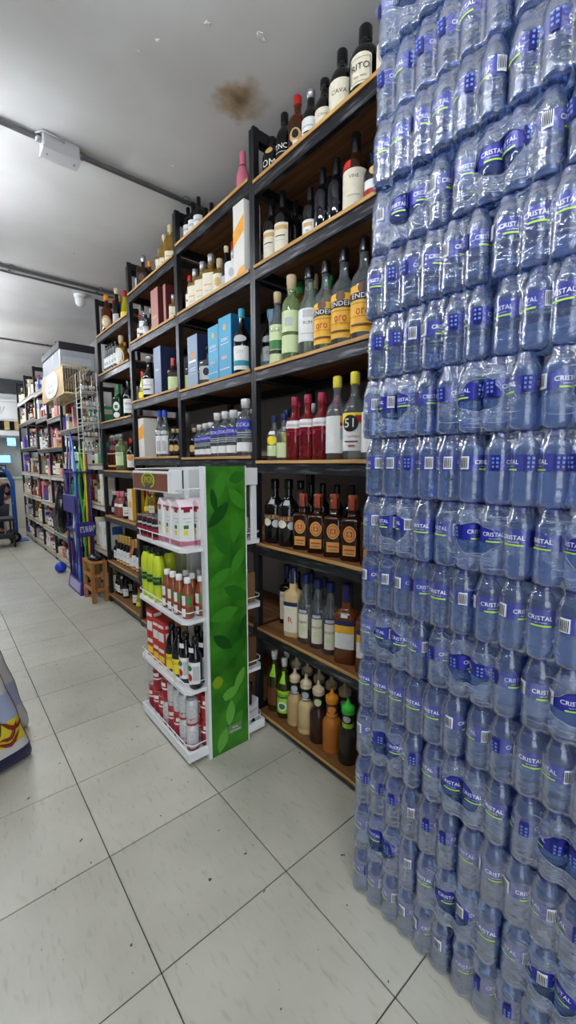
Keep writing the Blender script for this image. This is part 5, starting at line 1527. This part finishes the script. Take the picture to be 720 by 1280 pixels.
for c_ in FARCOL:
    mat('card_' + c_, FARCOL[c_], rough=.45, var=.04)
pal = {'5': ['green', 'white', 'black', 'cream', 'red'], '6': ['purple', 'purple', 'white', 'pink', 'green', 'cream'], '7': ['white', 'pink', 'cream', 'white', 'orange', 'red'], '8': ['white', 'white', 'blue', 'pink', 'cream'], '9': ['white', 'red', 'grey', 'cream', 'brown'], '0': ['white', 'purple', 'cream', 'grey']}
bot = {'5': ['winelabel', 'dkslim', 'palegreen', 'creamtq'], '6': ['dkslim', 'dkwhite', 'winelabel'], '7': ['pinkb', 'dkslim', 'redcapw', 'creamtq'], '8': ['redcapw', 'blueb', 'winelabel', 'pinkb'], '9': ['redcapw', 'amberslim', 'creamtq'], '0': ['goldtq', 'creamtq', 'winelabel']}
for b in '567890':
    ya, yb, zt, lev, _w = RACKS[b]
    for li, z in enumerate(lev):
        room_ = (lev[li - 1] - .08 - z) if li else (.30 if b in '7890' else .24)
        y = yb - PW - .012
        items = []
        while True:
            if b in '56' and li < 1 or rf.random() < .42:
                w = rf.choice([.04, .055, .07, .1, .13])
                if y - w < ya + PW + .006: break
                items.append(('box', rf.choice(pal[b]), y - w / 2, w, rf.uniform(.32, .95) * min(room_, .32)))
                y -= w + rf.choice([.004, .006, .01, .03, .06])
            else:
                k = rf.choice(bot[b])
                h = min(rf.uniform(.22, .29), room_)
                w = KN[k]['r'] * h * 2.3
                if y - w < ya + PW + .006: break
                items.append(('bottle', k, y - w / 2, w, h))
                y -= w + rf.uniform(.002, .012)
        cnt, seen = {}, {}
        for it in items: cnt[it[1]] = cnt.get(it[1], 0) + 1
        for it in items:
            seen[it[1]] = seen.get(it[1], 0) + 1
            look = ('%s product box' % it[1]) if it[0] == 'box' else KN[it[1]]['look']
            lab = look + ', ' + ((ORD[seen[it[1]] - 1] + ' from left, ') if cnt[it[1]] > 1 else '') + shelf_words(b, li + 1)
            if it[0] == 'box':
                small_carton(it[1], b, li + 1, RX0 + rf.choice([.012, .02, .05, .08]), it[2], it[3], rf.uniform(.08, .16), it[4], lab)
            else:
                bottle(it[1], (RX0 + rf.choice([.012, .03, .07]) + it[3] / 2, it[2], z), it[4], -PI / 2 + rad(rf.uniform(30, 70)), lab, KN[it[1]]['name'].replace('_', ' ') + 's on the racks')

# ------------------------------------------------------------------ wire basket with oval sign, clear boxes above
M_BW = mat('cream_wire', (206, 186, 140), rough=.4)
M_BF = mat('tan_basket_board', (172, 138, 86), rough=.55, var=.08, vscale=20)
BX0, BX1, BY0, BY1, BZ0, BZ1 = .915, 1.10, 4.10, 5.05, 1.865, 2.10
bk = thing('wire_basket', 'cream wire basket with an oval white sign, fixed high on the rack', 'basket', (0, 0, 0))
for z in (BZ0, BZ1):
    MB().tube([(BX0, BY0, z), (BX1, BY0, z), (BX1, BY1, z), (BX0, BY1, z), (BX0, BY0, z)], .007, M_BW, 6).build('rim_wire', bk)
for q in range(9):
    x = BX0 + (BX1 - BX0) * (q + .5) / 9
    MB().tube([(x, BY0, BZ1), (x, BY0, BZ0), (x, BY1, BZ0), (x, BY1, BZ1)], .0028, M_BW, 5).build('basket_wire', bk)
for q in range(14):
    y = BY0 + (BY1 - BY0) * (q + .5) / 14
    MB().tube([(BX0, y, BZ0), (BX1, y, BZ0), (BX1, y, BZ1)], .0028, M_BW, 5).build('basket_wire', bk)
MB().box(BX0 - .006, BX0 - .001, BY0 + .01, BY1 - .01, BZ0 + .006, BZ1 - .006, M_BF, .001).build('front_board', bk)
mb = MB()
n = 28
o = [(4.56 + .26 * abs(cos(2 * PI * q / n)) ** .8 * (1 if cos(2 * PI * q / n) > 0 else -1), 1.982 + .112 * abs(sin(2 * PI * q / n)) ** .8 * (1 if sin(2 * PI * q / n) > 0 else -1)) for q in range(n)]
mb.add([(BX0 - .014, y, z) for y, z in o] + [(BX0 - .0065, y, z) for y, z in o], [tuple(range(n))[::-1], tuple(range(n, 2 * n))] + [(q, (q + 1) % n, n + (q + 1) % n, n + q) for q in range(n)], L_WHITE)
for s_, z, sz, wd in (('LA', 2.045, .04, .10), ('CANASTA', 1.985, .058, .40), ('MERCADO', 1.925, .036, .32)):
    text_flat(mb, s_, (BX0 - .0146, 4.56, z), (0, -1, 0), (0, 0, 1), sz, L_BLACK, wd)
mb.build('oval_sign', bk)
for s_ in (BY0 + .06, BY1 - .06):
    MB().tube([(BX1, s_, BZ1 - .02), (RX0 + .02, s_, BZ1 + .0)], .008, M_BW, 6).build('bracket', bk)
M_CLB = glassy('clear_plastic_tub', (232, 236, 240), see=.45, rough=.15, body=(214, 218, 224))
for q, (y0, y1) in enumerate([(4.27, 4.535), (4.545, 5.02)]):
    t_ = thing('plastic_tub', 'clear plastic storage tub with dark lid on the wire basket, %s one' % ('nearer' if q == 0 else 'farther'), 'box', (0, 0, 0), 0, 'clear tubs on the wire basket')
    MB().box(.925, 1.225, y0, y1, BZ1 + .0075, BZ1 + .17, M_CLB, .006).build('tub_body', t_)
    MB().box(.92, 1.23, y0 - .004, y1 + .004, BZ1 + .1705, BZ1 + .235, mat('dark_tub_lid', (40, 40, 46), rough=.4), .004).build('lid', t_)
    MB().box(.935, 1.215, y0 + .01, y1 - .01, BZ1 + .012, BZ1 + .13, mat('tub_contents', (196, 196, 200), rough=.6, var=.5, vscale=40)).build('contents', t_)
    MB().quad((.95, y0 - .0006, BZ1 + .05), (1.19, y0 - .0006, BZ1 + .05), (1.19, y0 - .0006, BZ1 + .11), (.95, y0 - .0006, BZ1 + .11), L_GREY).build('tub_label', t_)

# ------------------------------------------------------------------ hanging white wire rack with small bottles
wr = thing('wire_rack', 'white hanging wire rack of small bottles beside the fourth rack', 'rack', (0, 0, 0))
M_WW = mat('white_wire', (214, 214, 214), rough=.35)
for x in (.985, 1.115):
    for y in (3.875, 4.02):
        MB().tube([(x, y, 1.33), (x, y, 2.02)], .004, M_WW, 5).build('upright', wr)
for z in (1.34, 1.47, 1.60, 1.73, 1.86):
    MB().box(.985, 1.115, 3.875, 4.02, z - .003, z, M_WW).build('tray', wr)
    MB().tube([(.985, 4.02, z + .03), (.985, 3.875, z + .03), (1.115, 3.875, z + .03)], .0025, M_WW, 5).build('rail', wr)
MB().tube([(1.05, 4.02, 1.98), (1.05, 4.04, 2.02), (1.10, 4.06, 2.06)], .004, M_WW, 5).build('hook', wr)
sm = [(C_SILVER, L_WHITE, 'silver capped'), (C_BLACK, L_GREY, 'black capped'), (C_RED, L_CREAM, 'red capped'), (C_GOLD, L_TAN, 'gold capped')]
for zi, z in enumerate((1.34, 1.47, 1.60, 1.73, 1.86)):
    for q in range(4):
        cpm, lbm, wd = sm[(zi + q) % 4]
        def mini(t_, cpm=cpm, lbm=lbm):
            MB().lathe([(.011, 0), (.0125, .004), (.0125, .055), (.006, .068), (.005, .08)], G_CLEAR, 10).build('glass_body', t_)
            MB().lathe([(.0065, .076), (.0065, .092), (.005, .093)], cpm, 8).build('cap', t_)
            mb = MB(); label_art(mb, [(.0126 / .09, 0), (.0126 / .09, 1)], 2.0, [('r', -70, 70, .14, .52, lbm)], .09); mb.build('label', t_)
        goods('mini' + wd, mini, (1.005 + q * .03, 3.897, z + .0003), .3, 'miniature %s bottle on the hanging wire rack, %s tier up' % (wd, ORD[zi]), 'bottle', 'miniature_bottle', 'miniatures on the wire rack')

# ------------------------------------------------------------------ purple broom display
M_PUR = mat('violet_plastic', (44, 36, 120), rough=.4)
M_PURL = mat('pale_violet_print', (176, 166, 210), rough=.45)
bd = thing('broom_display', 'violet floor display holding brooms and mops', 'display stand', (0, 0, 0))
qx0, qx1, qy0, qy1 = .96, 1.118, 4.19, 4.66
mb = MB()
mb.add([(qx0, qy0, 0), (qx1, qy0, 0), (qx1, qy1, 0), (qx0, qy1, 0), (qx0 + .02, qy0 + .02, .13), (qx1, qy0 + .02, .13), (qx1, qy1, .13), (qx0 + .02, qy1, .13)],
       [(3, 2, 1, 0), (4, 5, 6, 7), (0, 1, 5, 4), (1, 2, 6, 5), (2, 3, 7, 6), (3, 0, 4, 7)], M_PUR)
mb.build('base', bd)
mb = MB()
mb.quad((qx0 + .003, qy1 - .04, .02), (qx0 + .016, qy1 - .04, .11), (qx0 + .016, qy0 + .05, .11), (qx0 + .003, qy0 + .05, .02), M_PURL)
mb.box(qx0 + .03, qx1 - .02, qy0 + .005, qy0 + .008, .07, .076, M_PURL)
mb.box(qx0 + .05, qx1 - .03, qy0 + .003, qy0 + .006, .05, .054, M_PURL)
mb.build('base_print', bd)
for (x, y) in ((qx0 + .03, qy0 + .04), (qx1 - .01, qy0 + .04), (qx0 + .03, qy1 - .03), (qx1 - .01, qy1 - .03)):
    MB().tube([(x, y, .13), (x, y, 1.18)], .009, M_PUR, 8).build('frame_post', bd)
MB().box(qx0 + .015, qx1, qy0 + .015, qy1, .60, .615, M_PUR).build('holder_shelf', bd)
sg = MB().box(qx0 - .0, qx1 + .0, qy0 + .005, qy0 + .018, .56, .70, M_PUR, .002)
text_flat(sg, "IT'S IN BAY", ((qx0 + qx1) / 2 + .015, qy0 + .0035, .63), (1, 0, .08), (0, 0, 1), .06, M_WTXT, .125)
sg.build('front_sign', bd)
MB().box(qx0 - .0, qx0 + .012, qy0 + .02, qy1, .78, .95, M_PUR, .002).build('side_sign', bd)
MB().box(qx0 + .015, qx1, qy0 + .03, qy1, 1.16, 1.175, M_PUR).build('top_holder', bd)
BR = [('blue', (40, 110, 190), .99, 4.25, 1.50), ('cyan', (60, 170, 190), 1.0, 4.31, 1.44), ('green', (70, 180, 70), 1.035, 4.25, 1.42), ('lime', (150, 206, 50), 1.06, 4.28, 1.40), ('yellow', (224, 206, 50), 1.075, 4.24, 1.38), ('violet', (80, 60, 150), .995, 4.40, 1.55), ('white', (220, 220, 224), 1.02, 4.46, 1.46), ('dark red', (120, 40, 50), 1.10, 4.26, 1.36), ('navy', (40, 50, 120), 1.0, 4.54, 1.5), ('brown', (140, 96, 60), 1.10, 4.35, 1.3)]
for n_, (cn, rgb, x, y, top) in enumerate(BR):
    t_ = thing('broom', '%s handled broom standing in the violet display' % cn, 'broom', (x, y, .1303), 0, 'brooms in the violet display')
    m_ = mat('broom_' + cn.replace(' ', '_'), rgb, rough=.35)
    sw = .02 * (n_ % 3 - 1)
    MB().tube([(0, 0, .14), (sw, .01, .5), (-sw, 0, .9), (sw * .6, .01, top - .13)], .0085, m_, 8).build('handle', t_)
    MB().box(-.012, .012, -.022, .022, .105, .145, m_, .004).build('broom_head', t_)
    mb = MB()
    for q in range(9):
        xx, yy = -.008 + .008 * (q % 3), -.016 + .016 * (q // 3)
        mb.tube([(xx, yy, .108), (xx * 1.3, yy * 1.25, 0.0)], [.005, .006], m_, 5)
    mb.build('bristles', t_)

# ------------------------------------------------------------------ wooden crate, ball, bin bag
cr = thing('wooden_crate', 'orange-brown wooden slatted crate stool beside the fourth rack', 'crate', (0, 0, 0))
cx0, cx1, cy0, cy1, ch = .985, 1.122, 3.875, 4.155, .375
for x in (cx0, cx1 - .03):
    for y in (cy0, cy1 - .03):
        MB().box(x, x + .03, y, y + .03, 0, ch - .02, M_CRATE, .002).build('leg', cr)
for z in (.10, .23):
    MB().box(cx0 + .004, cx0 + .018, cy0 + .031, cy1 - .031, z, z + .03, M_CRATE, .001).build('slat', cr)
    MB().box(cx0 + .031, cx1 - .031, cy0 + .004, cy0 + .018, z, z + .03, M_CRATE, .001).build('slat', cr)
    MB().box(cx0 + .031, cx1 - .031, cy1 - .018, cy1 - .004, z, z + .03, M_CRATE, .001).build('slat', cr)
for q in range(3):
    w = (cx1 - cx0 - .008) / 3
    MB().box(cx0 + q * (w + .004), cx0 + q * (w + .004) + w, cy0, cy1, ch - .02, ch, M_CRATE, .001).build('top_board', cr)
M_PLBAG = mat('black_polythene', (20, 20, 23), rough=.25, bump=.6, bscale=30)
mb = MB()
mb.lathe([(.01, 0), (.055, .002), (.062, .015), (.05, .035), (.02, .05), (.004, .055)], M_PLBAG, 14, asp=1.6)
tag(mb.build('black_cloth', None, (1.055, 4.0, ch + .0005)), 'small crumpled black bundle on top of the wooden crate', 'bundle')
tag(MB().lathe([(.002, 0)] + [(.062 * sin(PI * q / 12), .062 - .062 * cos(PI * q / 12)) for q in range(1, 12)] + [(.002, .124)], mat('blue_rubber', (36, 62, 190), rough=.35), 22).build('ball', None, (1.02, 5.28, 0)), 'blue rubber ball on the floor by the violet display', 'ball')
t_ = thing('bin_bag', 'black plastic bag bulging from the sixth rack shelves', 'bag', (1.035, 5.16, .62))
mb = MB()
P, F = [], []
rb = random.Random(4)
rows = [(.0, .02), (.03, .10), (.10, .16), (.2, .17), (.3, .15), (.4, .10), (.48, .055), (.54, .03), (.60, .05)]
for z, r in rows:
    for q in range(16):
        a = 2 * PI * q / 16
        k = r * (1 + .14 * sin(3 * a + z * 9) + rb.uniform(-.07, .07))
        P.append((k * .45 * cos(a), k * sin(a), z - .16))
for j in range(len(rows) - 1):
    for q in range(16):
        F.append((j * 16 + q, j * 16 + (q + 1) % 16, (j + 1) * 16 + (q + 1) % 16, (j + 1) * 16 + q))
F.append(tuple(range(15, -1, -1)))
mb.add(P, F, M_PLBAG, False)
mb.build('bag_body', t_)
MB().tube([(-.02, -.02, .38), (0, .03, .39), (.02, -.02, .38), (-.02, -.02, .38)], .008, M_PLBAG, 5).build('knot', t_)

# ------------------------------------------------------------------ hand truck, low trolley, person, end-wall things
M_BLUEP = mat('blue_truck_paint', (28, 84, 170), rough=.35)
M_TYRE = mat('black_tyre', (26, 26, 28), rough=.7)
ht = thing('hand_truck', 'blue hand truck with black wheels at the end of the aisle', 'hand truck', (.93, 8.0, 0))
for y in (-.13, .13):
    MB().tube([(.0, y, .06), (.0, y, .95), (-.06, y, 1.12), (-.14, y, 1.18)], .018, M_BLUEP, 8).build('rail', ht)
    MB().tube([(-.04, y * 1.5 - .02, .085), (-.04, y * 1.5 + .02, .085)], .085, M_TYRE, 18).build('wheel', ht)
    MB().tube([(-.04, y * 1.5 - .0215, .085), (-.04, y * 1.5 + .0215, .085)], .04, C_SILVER, 12).build('hub', ht)
for z in (.3, .6, .9):
    MB().tube([(0, -.13, z), (0, .13, z)], .012, M_BLUEP, 8).build('cross_bar', ht)
MB().box(.0, .16, -.16, .16, .004, .012, M_BLUEP).build('toe_plate', ht)
MB().tube([(-.14, -.13, 1.18), (-.14, .13, 1.18)], .02, M_TYRE, 8).build('grip', ht)
tr_ = thing('low_trolley', 'black low trolley table beside the hand truck', 'trolley', (.55, 7.55, 0))
MB().box(-.32, .30, -.2, .2, .40, .44, M_TYRE, .004).build('top', tr_)
MB().box(-.32, .30, -.2, .2, .14, .17, M_TYRE, .004).build('lower_shelf', tr_)
for x in (-.30, .28):
    for y in (-.18, .18):
        MB().box(x - .012, x + .012, y - .012, y + .012, .03, .40, C_BLACK).build('leg', tr_)
        MB().tube([(x - .012, y, .0155), (x + .012, y, .0155)], .0155, M_TYRE, 10).build('wheel', tr_)


def skin_body(name, pts, edges, radii, mt, parent, sub=1):
    me = bpy.data.meshes.new(name)
    me.from_pydata(pts, edges, [])
    o = link(name, me, parent)
    me.materials.append(mt)
    md = o.modifiers.new('skin', 'SKIN')
    md.use_smooth_shade = True
    for i, r in enumerate(radii):
        me.skin_vertices[0].data[i].radius = (r, r)
    me.skin_vertices[0].data[0].use_root = True
    s_ = o.modifiers.new('subd', 'SUBSURF'); s_.levels = sub; s_.render_levels = sub
    return o


M_SKIN = mat('skin', (176, 124, 92), rough=.5)
M_SHIRT = mat('navy_shirt', (24, 30, 58), rough=.7)
M_TROUS = mat('dark_trousers', (34, 36, 44), rough=.8)
M_HAIR = mat('dark_hair', (22, 18, 16), rough=.6)
pe = thing('person', 'person in navy shirt sitting at the far end, leaning forward', 'person', (.76, 8.55, 0), rad(95))
# local: +X is forward
body_pts = [(0, 0, .46), (.05, 0, .62), (.12, 0, .80), (.16, 0, .90), (.19, 0, .98), (.22, 0, 1.03),            # 0-5 spine, neck
            (.15, .15, .88), (.22, .21, .68), (.40, .16, .60), (.44, .15, .585),                                 # 6-9 left arm
            (.15, -.15, .88), (.20, -.22, .68), (.40, -.17, .60), (.44, -.16, .585),                              # 10-13 right arm
            (.02, .09, .45), (.36, .11, .45), (.36, .11, .08), (.45, .11, .04), (.02, -.09, .45), (.36, -.11, .45), (.36, -.11, .08), (.45, -.11, .04)]
body_ed = [(0, 1), (1, 2), (2, 3), (3, 4), (4, 5), (3, 6), (6, 7), (7, 8), (8, 9), (3, 10), (10, 11), (11, 12), (12, 13), (0, 14), (14, 15), (15, 16), (16, 17), (0, 18), (18, 19), (19, 20), (20, 21)]
body_r = [.11, .115, .12, .09, .05, .045, .055, .042, .028, .025, .055, .042, .028, .025, .075, .06, .04, .035, .075, .06, .04, .035]
skin_body('body', body_pts, body_ed, body_r, M_SKIN, pe)
skin_body('shirt', [body_pts[i] for i in (0, 1, 2, 3, 6, 7, 10, 11)], [(0, 1), (1, 2), (2, 3), (3, 4), (4, 5), (3, 6), (6, 7)], [.125, .13, .135, .10, .065, .052, .065, .052], M_SHIRT, pe)
skin_body('trousers', [body_pts[i] for i in (0, 14, 15, 16, 18, 19, 20)], [(0, 1), (1, 2), (2, 3), (0, 4), (4, 5), (5, 6)], [.12, .085, .07, .05, .085, .07, .05], M_TROUS, pe)
mb = MB()
for s_, mt, cc, rr in ((0, M_SKIN, (.25, 0, 1.10), (.078, .066, .095)), (1, M_HAIR, (.235, 0, 1.125), (.083, .071, .085))):
    P, F = [], []
    for j in range(9):
        for q in range(14):
            a, t2 = 2 * PI * q / 14, PI * j / 8
            P.append((cc[0] + rr[0] * sin(t2) * cos(a), cc[1] + rr[1] * sin(t2) * sin(a), cc[2] + rr[2] * cos(t2)))
    for j in range(8):
        for q in range(14):
            F.append((j * 14 + q, (j + 1) * 14 + q, (j + 1) * 14 + (q + 1) % 14, j * 14 + (q + 1) % 14))
    m2 = MB(); m2.add(P, F, mt, True); m2.build(('head', 'hair')[s_], pe)
mb = MB(); mb.lathe([(.012, 0), (.008, .02), (.002, .03)], M_SKIN, 8, c=(.328, 0, 1.085)); mb.build('nose', pe)
for s_ in (-1, 1):
    MB().lathe([(.002, 0), (.008, .004), (.002, .008)], C_BLACK, 8, c=(.318, s_ * .026, 1.105)).build('eye', pe)
    MB().lathe([(.004, 0), (.014, .012), (.012, .03), (.003, .04)], M_SKIN, 8, c=(.245, s_ * .07, 1.08)).build('ear', pe)
    hand = [(.44, s_ * .155, .585), (.47, s_ * .155, .578)]
    ed = [(0, 1)]
    rd = [.022, .024]
    for f_ in range(4):
        k0 = len(hand)
        yy = s_ * (.155 + (f_ - 1.5) * .014)
        L_ = (.035, .04, .037, .028)[f_]
        hand += [(.49, yy, .575), (.49 + L_ * .6, yy, .570), (.49 + L_, yy, .556)]
        ed += [(1, k0), (k0, k0 + 1), (k0 + 1, k0 + 2)]
        rd += [.008, .0075, .0065]
    k0 = len(hand)
    hand += [(.462, s_ * .128, .578), (.485, s_ * .118, .57)]
    ed += [(0, k0), (k0, k0 + 1)]
    rd += [.009, .008]
    skin_body('hand', hand, ed, rd, M_SKIN, pe)
MB().box(.40, .52, .07, .15, 0, .05, C_BLACK, .01).build('shoe', pe)
MB().box(.40, .52, -.15, -.07, 0, .05, C_BLACK, .01).build('shoe', pe)
st = thing('stool', 'dark stool under the seated person', 'stool', (.76, 8.55, 0))
MB().lathe([(.15, .325), (.16, .33), (.16, .35), (.14, .352)], M_TYRE, 18).build('seat', st)
for q in range(4):
    a = PI / 4 + q * PI / 2
    MB().tube([(.15 * cos(a), .15 * sin(a), .0), (.10 * cos(a), .10 * sin(a), .33)], .011, C_SILVER, 6).build('leg', st)

sg = thing('wall_sign', 'white sign board with a faint fan emblem high on the end wall', 'sign', (.75, 10.08, 2.10))
MB().box(-.75, .60, 0, .03, 0, .42, M_WHITE, .003).build('board', sg)
for z in (.02, .36):
    MB().box(-.75, .60, -.006, -.0005, z, z + .02, mat('sign_line', (190, 192, 192), rough=.5)).build('border', sg)
mb = MB()
for q in range(5):
    a = rad(70 + q * 25)
    mb.add([(.33, -.003, .12), (.33 + .16 * cos(a) + .02, -.003, .12 + .16 * sin(a)), (.33 + .16 * cos(a) - .02, -.003, .12 + .16 * sin(a))], [(0, 1, 2)], L_GREY)
mb.build('emblem', sg)
aw = thing('striped_awning', 'black and gold striped valance under the end-wall sign', 'awning', (.75, 9.98, 1.915))
for q in range(16):
    MB().box(-.75 + q * .085, -.75 + q * .085 + .0845, 0, .09, 0, .17, (mat('gold_stripe', (170, 150, 96), rough=.6) if q % 2 else C_BLACK)).build('stripe', aw)
sh = thing('wall_shelf', 'white deep shelf over the screens at the aisle end', 'shelf', (.75, 9.86, 1.76))
MB().box(-.75, .60, 0, .3, 0, .13, M_WHITE, .003).build('board', sh)
MB().box(-.75, .60, -.01, -.0005, .0, .04, M_STEEL).build('edge_strip', sh)
M_SCR = mat('screen_dark', (12, 14, 30), rough=.15)
M_SCRB = mat('screen_blue_glow', (110, 160, 240), rough=.3, emit=1.5)
for q, (x, z, w, h, lit, words_) in enumerate([(.78, 1.47, .34, .24, 0, 'dark wide screen under the white shelf at the aisle end'), (1.18, 1.589, .16, .17, 1, 'small glowing blue screen beside the farthest rack'), (.98, 1.26, .34, .16, 1, 'glowing blue monitor at the aisle end counter')]):
    t_ = thing('monitor', words_, 'screen', (x, 9.80, z))
    MB().box(-w / 2, w / 2, 0, .03, 0, h, C_BLACK, .003).build('bezel', t_)
    MB().box(-w / 2 + .008, w / 2 - .008, -.002, -.0003, .008, h - .008, M_SCRB if lit else M_SCR).build('screen', t_)
    MB().box(-.02, .02, .031, .06, h * .3, h * .6, C_BLACK).build('mount', t_)
ct = thing('counter', 'pale checkout counter across the end of the aisle', 'counter', (.6, 9.55, 0))
MB().box(-.6, .74, 0, .5, 0, .95, mat('counter_laminate', (206, 206, 190), rough=.4), .004).build('counter_body', ct)
MB().box(-.62, .76, -.03, .52, .951, .985, mat('counter_top', (176, 196, 176), rough=.35), .004).build('counter_top', ct)
rg = thing('cash_register', 'black till on the far counter', 'till', (.92, 9.70, .9855))
MB().box(-.16, .16, -.12, .14, 0, .09, C_BLACK, .005).build('drawer', rg)
mb = MB(); mb.add([(-.13, -.08, .09), (.13, -.08, .09), (.13, .12, .09), (-.13, .12, .09), (-.13, .04, .24), (.13, .04, .24), (.13, .12, .24), (-.13, .12, .24)], [(3, 2, 1, 0), (4, 5, 6, 7), (0, 1, 5, 4), (1, 2, 6, 5), (2, 3, 7, 6), (3, 0, 4, 7)], C_BLACK); mb.build('register_body', rg)
mb = MB(); mb.add([(-.11, -.065, .11), (.11, -.065, .11), (.11, .02, .215), (-.11, .02, .215)], [(0, 1, 2, 3)], mat('register_screen', (120, 140, 130), rough=.2)); mb.build('display', rg)

# ------------------------------------------------------------------ sacks at the left of the aisle
M_SNAVY = mat('sack_navy', (22, 26, 62), rough=.4, bump=.3, bscale=18)
M_SWHITE = mat('sack_white', (188, 186, 184), rough=.42, bump=.3, bscale=18)
M_SYEL = mat('sack_yellow', (204, 186, 40), rough=.42, bump=.3, bscale=18)
M_SBLUE = mat('sack_pale_blue', (150, 160, 186), rough=.42, bump=.3, bscale=18)
M_SRED = mat('sack_red', (120, 28, 26), rough=.42)


def sack(loc, rotz, lean, w, d, h, bands, label, art=True, slump=.22):
    """pillow-shaped sack standing on its end; bands = [(top share, material)]"""
    t_ = thing('sack', label, 'sack', loc, rotz, 'printed sacks at the left of the aisle')
    mb = MB()
    nz, n = 22, 28
    rows, matz = [], []
    for j in range(nz + 1):
        v = j / nz
        k = min(1, (v / .10) ** .5 if v > 0 else 0.0, ((1 - v) / .12) ** .6 if v < 1 else 0.0)
        dd = d / 2 * max(.12, k) * (1 + .06 * sin(v * 9))
        ww = w / 2 * (.93 + .07 * max(.0, k)) * (1 + .02 * sin(v * 14))
        rows.append((ww, dd, v * h))
    P = []
    for (ww, dd, z) in rows:
        for q in range(n):
            a = 2 * PI * q / n
            k = se(a, 3.0)
            P.append((ww * k * cos(a) - slump * z, dd * k * sin(a) - lean * z * z / h, z))
    for j in range(nz):
        v = (j + .5) / nz
        mt = next(m_ for t2, m_ in bands if v <= t2)
        F = [(q, (q + 1) % n, n + (q + 1) % n, n + q) for q in range(n)]
        mb.add(P[j * n:(j + 2) * n], F, mt, True)
    mb.add(P[:n], [tuple(range(n - 1, -1, -1))], bands[0][1])
    mb.add(P[-n:], [tuple(range(n))], bands[-1][1])
    mb.build('sack_body', t_)
    m3 = MB()
    for s_ in (-1, 1):
        m3.tube([(s_ * ww * 1.0 - slump * z, -lean * z * z / h - .001, z) for (ww, dd, z) in rows[3:-1]], .006, M_SRED, 5)
        m3.build('side_seam', t_)
        m3 = MB()
    if art:
        for (cx, cz, rr, ang) in ((.06, .30, .05, 30), (.02, .36, .06, 60), (.085, .36, .045, -20), (.05, .25, .05, 10)):
            m4 = MB()
            pts = []
            for q in range(7):
                u = (q / 6 - .5) * 2 * rr
                x_, z_ = cx * w / .26 + u * cos(rad(ang)), cz * h / .8 + u * sin(rad(ang)) + .015 * cos(q)
                v = z_ / h
                k = min(1, (v / .10) ** .5, ((1 - v) / .12) ** .6)
                ea = min(.98, abs(x_) / (w / 2))
                yy = d / 2 * (1 + .06 * sin(v * 9)) * (1 - ea ** 3) ** (1 / 3)
                pts.append((x_ - slump * z_, -yy - .002 - lean * z_ * z_ / h, z_))
            m4.tube(pts, [.001, .005, .008, .009, .008, .005, .001], M_SRED if cx > .03 else C_BLACK, 5)
            m4.build('pepper_print', t_)
    return t_


BANDS = [(.16, M_SNAVY), (.25, M_SWHITE), (.50, M_SYEL), (.78, M_SBLUE), (1.0, M_SWHITE)]
sack((.115, 1.955, 0.001), rad(20), -.10, .24, .09, .42, BANDS, 'printed sack with navy base and yellow band, right one at left edge')
sack((.115, 2.17, 0.001), rad(24), -.08, .30, .08, .44, [(.3, M_SWHITE), (.6, M_SBLUE), (1.0, M_SWHITE)], 'pale grey sack leaning behind the yellow-banded sack', art=False)
sack((-.06, 1.86, 0.001), rad(10), -.06, .20, .09, .40, [(.2, M_SNAVY), (.6, M_SWHITE), (1.0, M_SBLUE)], 'navy-based white sack at the very left edge', art=False)
